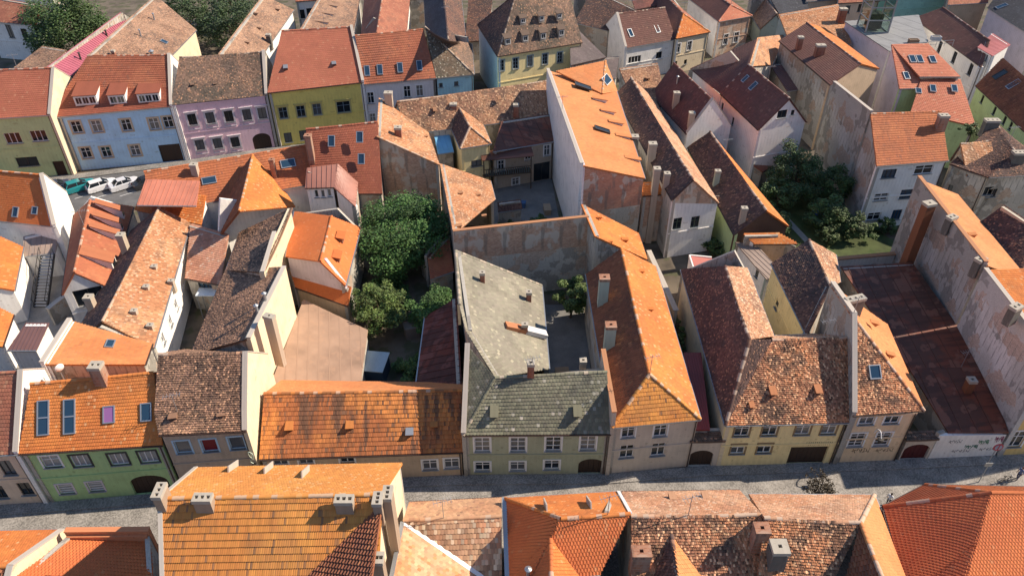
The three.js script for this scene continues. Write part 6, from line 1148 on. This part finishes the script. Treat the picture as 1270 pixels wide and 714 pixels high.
// street lamp bracket on the ochre house, ironwork bracket on the brown house
{ const t = thing('wall_lamp', 'black lantern on a curved white bracket on the ochre house', 'lamp', V3(33.3, 4.6, -47.6)); const c = new THREE.CatmullRomCurve3([V3(0, 0, 0), V3(0, 0.7, 0.25), V3(0, 0.95, 0.8), V3(0, 0.55, 1.2)]); sub('bracket', new THREE.TubeGeometry(c, 16, 0.05, 6), M.white, t); const g = new THREE.CylinderGeometry(0.28, 0.16, 0.5, 6); g.translate(0, 0.25, 1.2); sub('lantern', g, M.charcoal, t); }
{ const t = thing('iron_bracket', 'curled pale green iron lamp bracket at the brown house corner', 'bracket', V3(-23.2, 4.2, -45.2)); const c = new THREE.CatmullRomCurve3([V3(0, -0.6, 0), V3(-0.2, 0.3, 0.3), V3(-0.1, 1.1, 0.5), V3(0.25, 1.0, 0.6), V3(0.2, 0.5, 0.6), V3(0, 0.2, 0.6), V3(-0.1, -0.1, 0.6), V3(0.1, -0.3, 0.6)]); sub('scroll', new THREE.TubeGeometry(c, 40, 0.05, 6), mat('pale_iron', [0.45, 0.5, 0.4], null, 0.6), t); sub('foot', box(0.3, 0.3, 0.3, 0, -0.75, 0.1), M.charcoal, t); }
// road sign by the white graffitied wall
{ const t = thing('road_sign', 'round red bordered road sign on a leaning pole before the white wall', 'sign', V3(45.0, 0, -47.3)); t.rotation.z = -0.04; const g = new THREE.CylinderGeometry(0.05, 0.05, 3.3, 8); g.translate(0, 1.65, 0); sub('pole', g, M.zinc, t); const d = new THREE.CylinderGeometry(0.46, 0.46, 0.04, 24); d.rotateX(Math.PI / 2); d.translate(0, 3.0, 0.07); sub('disc', d, mat('sign_red', [0.42, 0.03, 0.06], null, 0.5), t); const e = new THREE.CylinderGeometry(0.33, 0.33, 0.02, 24); e.rotateX(Math.PI / 2); e.translate(0, 3.0, 0.105); sub('field', e, mat('sign_blue', [0.30, 0.32, 0.42], null, 0.5), t); const b = box(0.1, 0.7, 0.02, 0, 3.0, 0.125); sub('bar', b, mat('sign_red', [0.42, 0.03, 0.06], null, 0.5), t); }
{ const t = thing('road_sign', 'rectangular sign seen from behind on its pole near golden house', 'sign', V3(43.6, 0, -45.6)); const g = new THREE.CylinderGeometry(0.045, 0.045, 2.6, 8); g.translate(0, 1.3, 0); sub('pole', g, M.zinc, t); sub('plate', box(0.7, 0.5, 0.04, 0, 2.5, 0), M.zinc, t); }
// bicycle and rider waiting at the right end of the street
{ const t = thing('bicycle', 'dark bicycle standing on the sunny cobbles near the golden house', 'bicycle', V3(46.0, 0, -45.6)); t.rotation.y = 0.15; for (const x of [-0.52, 0.52]) { const w = new THREE.Group(); w.name = 'wheel'; w.position.set(x, 0.34, 0); t.add(w); sub('tyre', new THREE.TorusGeometry(0.32, 0.025, 6, 28), M.charcoal, w); sub('spokes', merge([0, 1, 2, 3].map((i) => bar(V3(Math.cos(i * 0.785) * 0.31, Math.sin(i * 0.785) * 0.31, 0), V3(-Math.cos(i * 0.785) * 0.31, -Math.sin(i * 0.785) * 0.31, 0), 0.008, 0.008))), M.zinc, w); } sub('bicycle_frame', merge([bar(V3(-0.52, 0.34, 0), V3(-0.1, 0.34, 0), 0.03, 0.03), bar(V3(-0.1, 0.34, 0), V3(-0.22, 0.85, 0), 0.035, 0.035), bar(V3(-0.2, 0.78, 0), V3(0.36, 0.8, 0), 0.035, 0.035), bar(V3(-0.1, 0.34, 0), V3(0.38, 0.7, 0), 0.035, 0.035), bar(V3(0.52, 0.34, 0), V3(0.34, 0.95, 0), 0.03, 0.03), bar(V3(-0.52, 0.34, 0), V3(-0.2, 0.78, 0), 0.025, 0.025)]), M.charcoal, t); sub('saddle', box(0.26, 0.06, 0.14, -0.24, 0.9, 0), M.charcoal, t); sub('handlebar', merge([box(0.04, 0.04, 0.52, 0.34, 0.98, 0)]), M.zinc, t); }
// ---------- people: one smooth body from tapered bones ----------
function person(label, pos, turn, J, bones, hues) {
  const t = thing('person', label, 'person', V3(...pos)); t.rotation.y = turn;
  const list = bones.map(([a, b, r0, r1, part]) => ({ a: V3(...J[a]), b: V3(...J[b]), r0, r1, part }));
  const lo = V3(-0.5, -0.02, -0.5), N = [56, 106, 56], s = 0.018; const field = new Float32Array(N[0] * N[1] * N[2]); const p = V3(0, 0, 0), ab = V3(0, 0, 0), ap = V3(0, 0, 0);
  const dist = (bn) => { ab.subVectors(bn.b, bn.a); ap.subVectors(p, bn.a); const h = Math.min(1, Math.max(0, ap.dot(ab) / Math.max(1e-6, ab.lengthSq()))); return ap.addScaledVector(ab, -h).length() - (bn.r0 + (bn.r1 - bn.r0) * h); };
  for (let k = 0; k < N[2]; k++) for (let j = 0; j < N[1]; j++) for (let i = 0; i < N[0]; i++) { p.set(lo.x + i * s, lo.y + j * s, lo.z + k * s); let d = 9; for (const bn of list) { const q = dist(bn); const h = Math.max(0, 0.035 - Math.abs(d - q)) / 0.035; d = Math.min(d, q) - h * h * 0.035 / 4; } field[(k * N[1] + j) * N[0] + i] = d; }
  // surface nets
  const at = (i, j, k) => field[(k * N[1] + j) * N[0] + i]; const id = new Int32Array(N[0] * N[1] * N[2]).fill(-1), pos3 = [], col = [], idx = [];
  for (let k = 0; k < N[2] - 1; k++) for (let j = 0; j < N[1] - 1; j++) for (let i = 0; i < N[0] - 1; i++) { let n = 0, x = 0, y = 0, z = 0; const c = []; for (let q = 0; q < 8; q++) c.push(at(i + (q & 1), j + (q >> 1 & 1), k + (q >> 2))); for (const [a, b] of [[0, 1], [2, 3], [4, 5], [6, 7], [0, 2], [1, 3], [4, 6], [5, 7], [0, 4], [1, 5], [2, 6], [3, 7]]) if ((c[a] < 0) !== (c[b] < 0)) { const f = c[a] / (c[a] - c[b]); x += (a & 1) + ((b & 1) - (a & 1)) * f; y += (a >> 1 & 1) + ((b >> 1 & 1) - (a >> 1 & 1)) * f; z += (a >> 2) + ((b >> 2) - (a >> 2)) * f; n++; } if (n) { id[(k * N[1] + j) * N[0] + i] = pos3.length / 3; p.set(lo.x + (i + x / n) * s, lo.y + (j + y / n) * s, lo.z + (k + z / n) * s); pos3.push(p.x, p.y, p.z); let best = 9, hue = null; for (const bn of list) { const q = dist(bn); if (q < best) { best = q; hue = hues[bn.part]; } } col.push(...hue); } }
  const I = (i, j, k) => id[(k * N[1] + j) * N[0] + i];
  for (let k = 1; k < N[2] - 1; k++) for (let j = 1; j < N[1] - 1; j++) for (let i = 1; i < N[0] - 1; i++) { const a = at(i, j, k) < 0; const face = (b, v) => { if (a === b) return; if (a) idx.push(v[0], v[1], v[2], v[0], v[2], v[3]); else idx.push(v[0], v[2], v[1], v[0], v[3], v[2]); }; face(at(i + 1, j, k) < 0, [I(i, j - 1, k - 1), I(i, j, k - 1), I(i, j, k), I(i, j - 1, k)]); face(at(i, j + 1, k) < 0, [I(i - 1, j, k - 1), I(i - 1, j, k), I(i, j, k), I(i, j, k - 1)]); face(at(i, j, k + 1) < 0, [I(i - 1, j - 1, k), I(i, j - 1, k), I(i, j, k), I(i - 1, j, k)]); }
  const g = new THREE.BufferGeometry(); g.setAttribute('position', new THREE.Float32BufferAttribute(pos3, 3)); g.setAttribute('color', new THREE.Float32BufferAttribute(col, 3)); g.setIndex(idx); g.computeVertexNormals(); const m = new THREE.MeshStandardMaterial({ vertexColors: true, roughness: 0.8 }); m.name = 'clothed_body'; sub('body', g, m, t); return t;
}
const JOINTS = { hipL: [0.09, 0.92, 0], hipR: [-0.09, 0.92, 0], kneeL: [0.1, 0.5, 0.06], kneeR: [-0.1, 0.5, 0.02], ankL: [0.1, 0.09, 0.08], ankR: [-0.11, 0.09, -0.12], toeL: [0.11, 0.04, 0.23], toeR: [-0.12, 0.04, 0.04], waist: [0, 1.02, 0], chest: [0, 1.32, 0.01], shL: [0.18, 1.42, 0], shR: [-0.18, 1.42, 0], elL: [0.25, 1.15, -0.03], elR: [-0.25, 1.15, 0.02], wrL: [0.24, 0.9, 0.09], wrR: [-0.22, 0.92, 0.16], haL: [0.235, 0.83, 0.12], haR: [-0.21, 0.85, 0.2], thL: [0.21, 0.86, 0.15], thR: [-0.18, 0.88, 0.21], neck: [0, 1.5, 0.01], head: [0, 1.6, 0.02], crown: [0, 1.68, 0.01], nose: [0, 1.6, 0.115], hair: [0, 1.66, -0.03], earL: [0.075, 1.6, 0], earR: [-0.075, 1.6, 0] };
const BONES = [['hipL', 'kneeL', 0.085, 0.06, 'legs'], ['hipR', 'kneeR', 0.085, 0.06, 'legs'], ['kneeL', 'ankL', 0.058, 0.042, 'legs'], ['kneeR', 'ankR', 0.058, 0.042, 'legs'], ['ankL', 'toeL', 0.045, 0.035, 'shoes'], ['ankR', 'toeR', 0.045, 0.035, 'shoes'], ['hipL', 'hipR', 0.1, 0.1, 'legs'], ['waist', 'chest', 0.125, 0.14, 'top'], ['shL', 'shR', 0.07, 0.07, 'top'], ['shL', 'elL', 0.056, 0.044, 'top'], ['shR', 'elR', 0.056, 0.044, 'top'], ['elL', 'wrL', 0.04, 0.03, 'skin'], ['elR', 'wrR', 0.04, 0.03, 'skin'], ['wrL', 'haL', 0.03, 0.026, 'skin'], ['wrR', 'haR', 0.03, 0.026, 'skin'], ['wrL', 'thL', 0.018, 0.012, 'skin'], ['wrR', 'thR', 0.018, 0.012, 'skin'], ['chest', 'neck', 0.07, 0.05, 'skin'], ['head', 'crown', 0.078, 0.08, 'skin'], ['head', 'nose', 0.05, 0.018, 'skin'], ['hair', 'crown', 0.09, 0.084, 'hair'], ['earL', 'earR', 0.02, 0.02, 'skin']];
person('person in white top and dark trousers walking on the cobbles by the roof corner', [34.0, 0, -43.0], 2.2, JOINTS, BONES, { legs: [0.03, 0.03, 0.04], shoes: [0.04, 0.03, 0.03], top: [0.7, 0.72, 0.78], skin: [0.45, 0.26, 0.18], hair: [0.03, 0.02, 0.015] });
person('person in blue top with brown hair standing beside the bicycle', [47.3, 0, -45.9], -1.4, JOINTS, BONES, { legs: [0.05, 0.06, 0.12], shoes: [0.1, 0.08, 0.07], top: [0.12, 0.16, 0.30], skin: [0.45, 0.26, 0.18], hair: [0.10, 0.045, 0.02] });

tree('shrub', 'bushy plants growing against the grey firewall in the balcony yard', [3.6, -88.6], [0.9, 1.5, 1.0, 1.3], [0.062, 0.125, 0.025], 1900, { cat: 'shrub' });
tree('shrub', 'low bed of plants in the corner of the balcony yard', [-0.6, -88.4], [0.6, 1.4, 0.7, 1.0], [0.07, 0.115, 0.028], 1300, { cat: 'shrub' });
function crate(name, label, x, z, w, h, d, c, turn = 0) { const t = thing(name, label, 'box', V3(x, 0, z)); t.rotation.y = turn; const m = mat('box' + c.join(), c, 'plaster', 0.8); sub('box_body', merge([box(w, h, 0.06, 0, h / 2, d / 2), box(w, h, 0.06, 0, h / 2, -d / 2), box(0.06, h, d - 0.12, w / 2 - 0.03, h / 2, 0), box(0.06, h, d - 0.12, -w / 2 + 0.03, h / 2, 0)]), m, t); sub('lid', box(w + 0.1, 0.07, d + 0.1, 0, h + 0.04, 0), m, t); }
crate('storage_bin', 'green wheeled bin by the balcony posts', -3.0, -96.5, 0.8, 1.1, 0.8, [0.05, 0.16, 0.07], 0.3);
crate('storage_bin', 'blue storage chest in the middle of the balcony yard', 1.2, -94.6, 1.5, 0.7, 0.8, [0.06, 0.14, 0.30], -0.2);
crate('storage_bin', 'pale wooden chest below the lilac side wall', 5.0, -93.0, 0.9, 0.8, 1.8, [0.4, 0.3, 0.2], 0.08);
crate('storage_bin', 'blue tarpaulin covered stack on the garden grass', 43.6, -92.8, 1.6, 0.9, 1.1, [0.03, 0.12, 0.45], 0.5);
crate('storage_bin', 'white box standing in the pale stair yard', -60.6, -71.0, 1.6, 1.0, 1.2, [0.66, 0.66, 0.64], 0.4);
crate('storage_bin', 'wooden chest in the dark paved light well', 5.4, -60.0, 1.4, 0.6, 0.8, [0.34, 0.24, 0.15], 0.1);
crate('storage_bin', 'grey box between the long tan house and brown lean roof', -33.2, -63.0, 1.5, 1.3, 2.2, [0.22, 0.24, 0.27], 0.1);
crate('storage_bin', 'dark shed box in the yard beside the maroon shed', -11.5, -66.4, 1.6, 1.5, 1.4, [0.2, 0.17, 0.14], 0.3);
{ const t = thing('yard_canopy', 'pale blue flat canopy over the yard beside the brown lean roof', 'canopy', V3(-35.2, 0, -70.0)); sub('canopy_sheet', box(2.6, 0.07, 1.5, 0, 3.5, 0), mat('pale_sheet', [0.62, 0.68, 0.72], null, 0.4), t); for (const [x, z] of [[-1.2, 0.65], [1.2, 0.65], [-1.2, -0.65], [1.2, -0.65]]) sub('post', box(0.09, 3.46, 0.09, x, 1.73, z), M.zinc, t); }
{ const [pa, pb, pc] = [[-0.66, 7.22, -59.1], [1.41, 6.14, -59.72], [3.54, 5.03, -60.22]].map((a) => V3(...a).add(V3(0, 0.45, 0))); const t = thing('sheet_cover', 'half orange half white metal sheet lying across the lichen grey roof', 'metal sheet', pb); const l = (p) => p.clone().sub(pb); sub('orange_sheet', bar(l(pa), V3(-0.02, 0, 0), 0.9, 0.5), mat('sheet_orange', [0.5, 0.2, 0.09], 'plaster', 0.8), t); sub('white_sheet', bar(V3(0.02, 0.02, 0), l(pc), 0.95, 0.5), mat('sheet_white', [0.7, 0.7, 0.7], 'plaster', 0.5), t); }
sheet('lawn', 'shaded rough grass in the garden behind the grey firewall house', [[33, -80.5], [40, -79.2], [53, -80.5], [50, -90], [44, -104], [36, -104]], mat('lawn_green', [0.10, 0.14, 0.045], 'earth', 0.97), 0.006);
sheet('path', 'narrow pale garden path through the shaded grass', [[40.6, -80], [41.6, -80], [38.9, -92], [38.0, -92]], mat('path_stone', [0.44, 0.41, 0.37], 'asphalt', 0.95), 0.012);
tree('garden_tree', 'broad leafy tree in the middle of the narrow garden', [45.6, -95.4], [3.2, 2.9, 2.8, 3.2], [0.055, 0.11, 0.026], 6500);
tree('garden_tree', 'leafy tree crowding the garden below the grey firewall', [42.8, -88.4], [2.6, 2.6, 2.3, 2.6], [0.06, 0.115, 0.026], 5500);
tree('garden_tree', 'round tree beside the brown tiled garden shed', [37.6, -93.4], [2.6, 2.4, 2.2, 2.6], [0.055, 0.11, 0.026], 5000);
tree('shrub', 'dark low hedge along the shaded garden path', [44.0, -92.0], [1.3, 1.8, 1.2, 3.2], [0.058, 0.105, 0.026], 2400, { cat: 'shrub' });
tree('shrub', 'dark creeping bush below the grey firewall', [36.6, -89.5], [1.2, 1.7, 1.1, 3.6], [0.058, 0.105, 0.026], 2400, { cat: 'shrub' });
renderer.render(scene, camera);
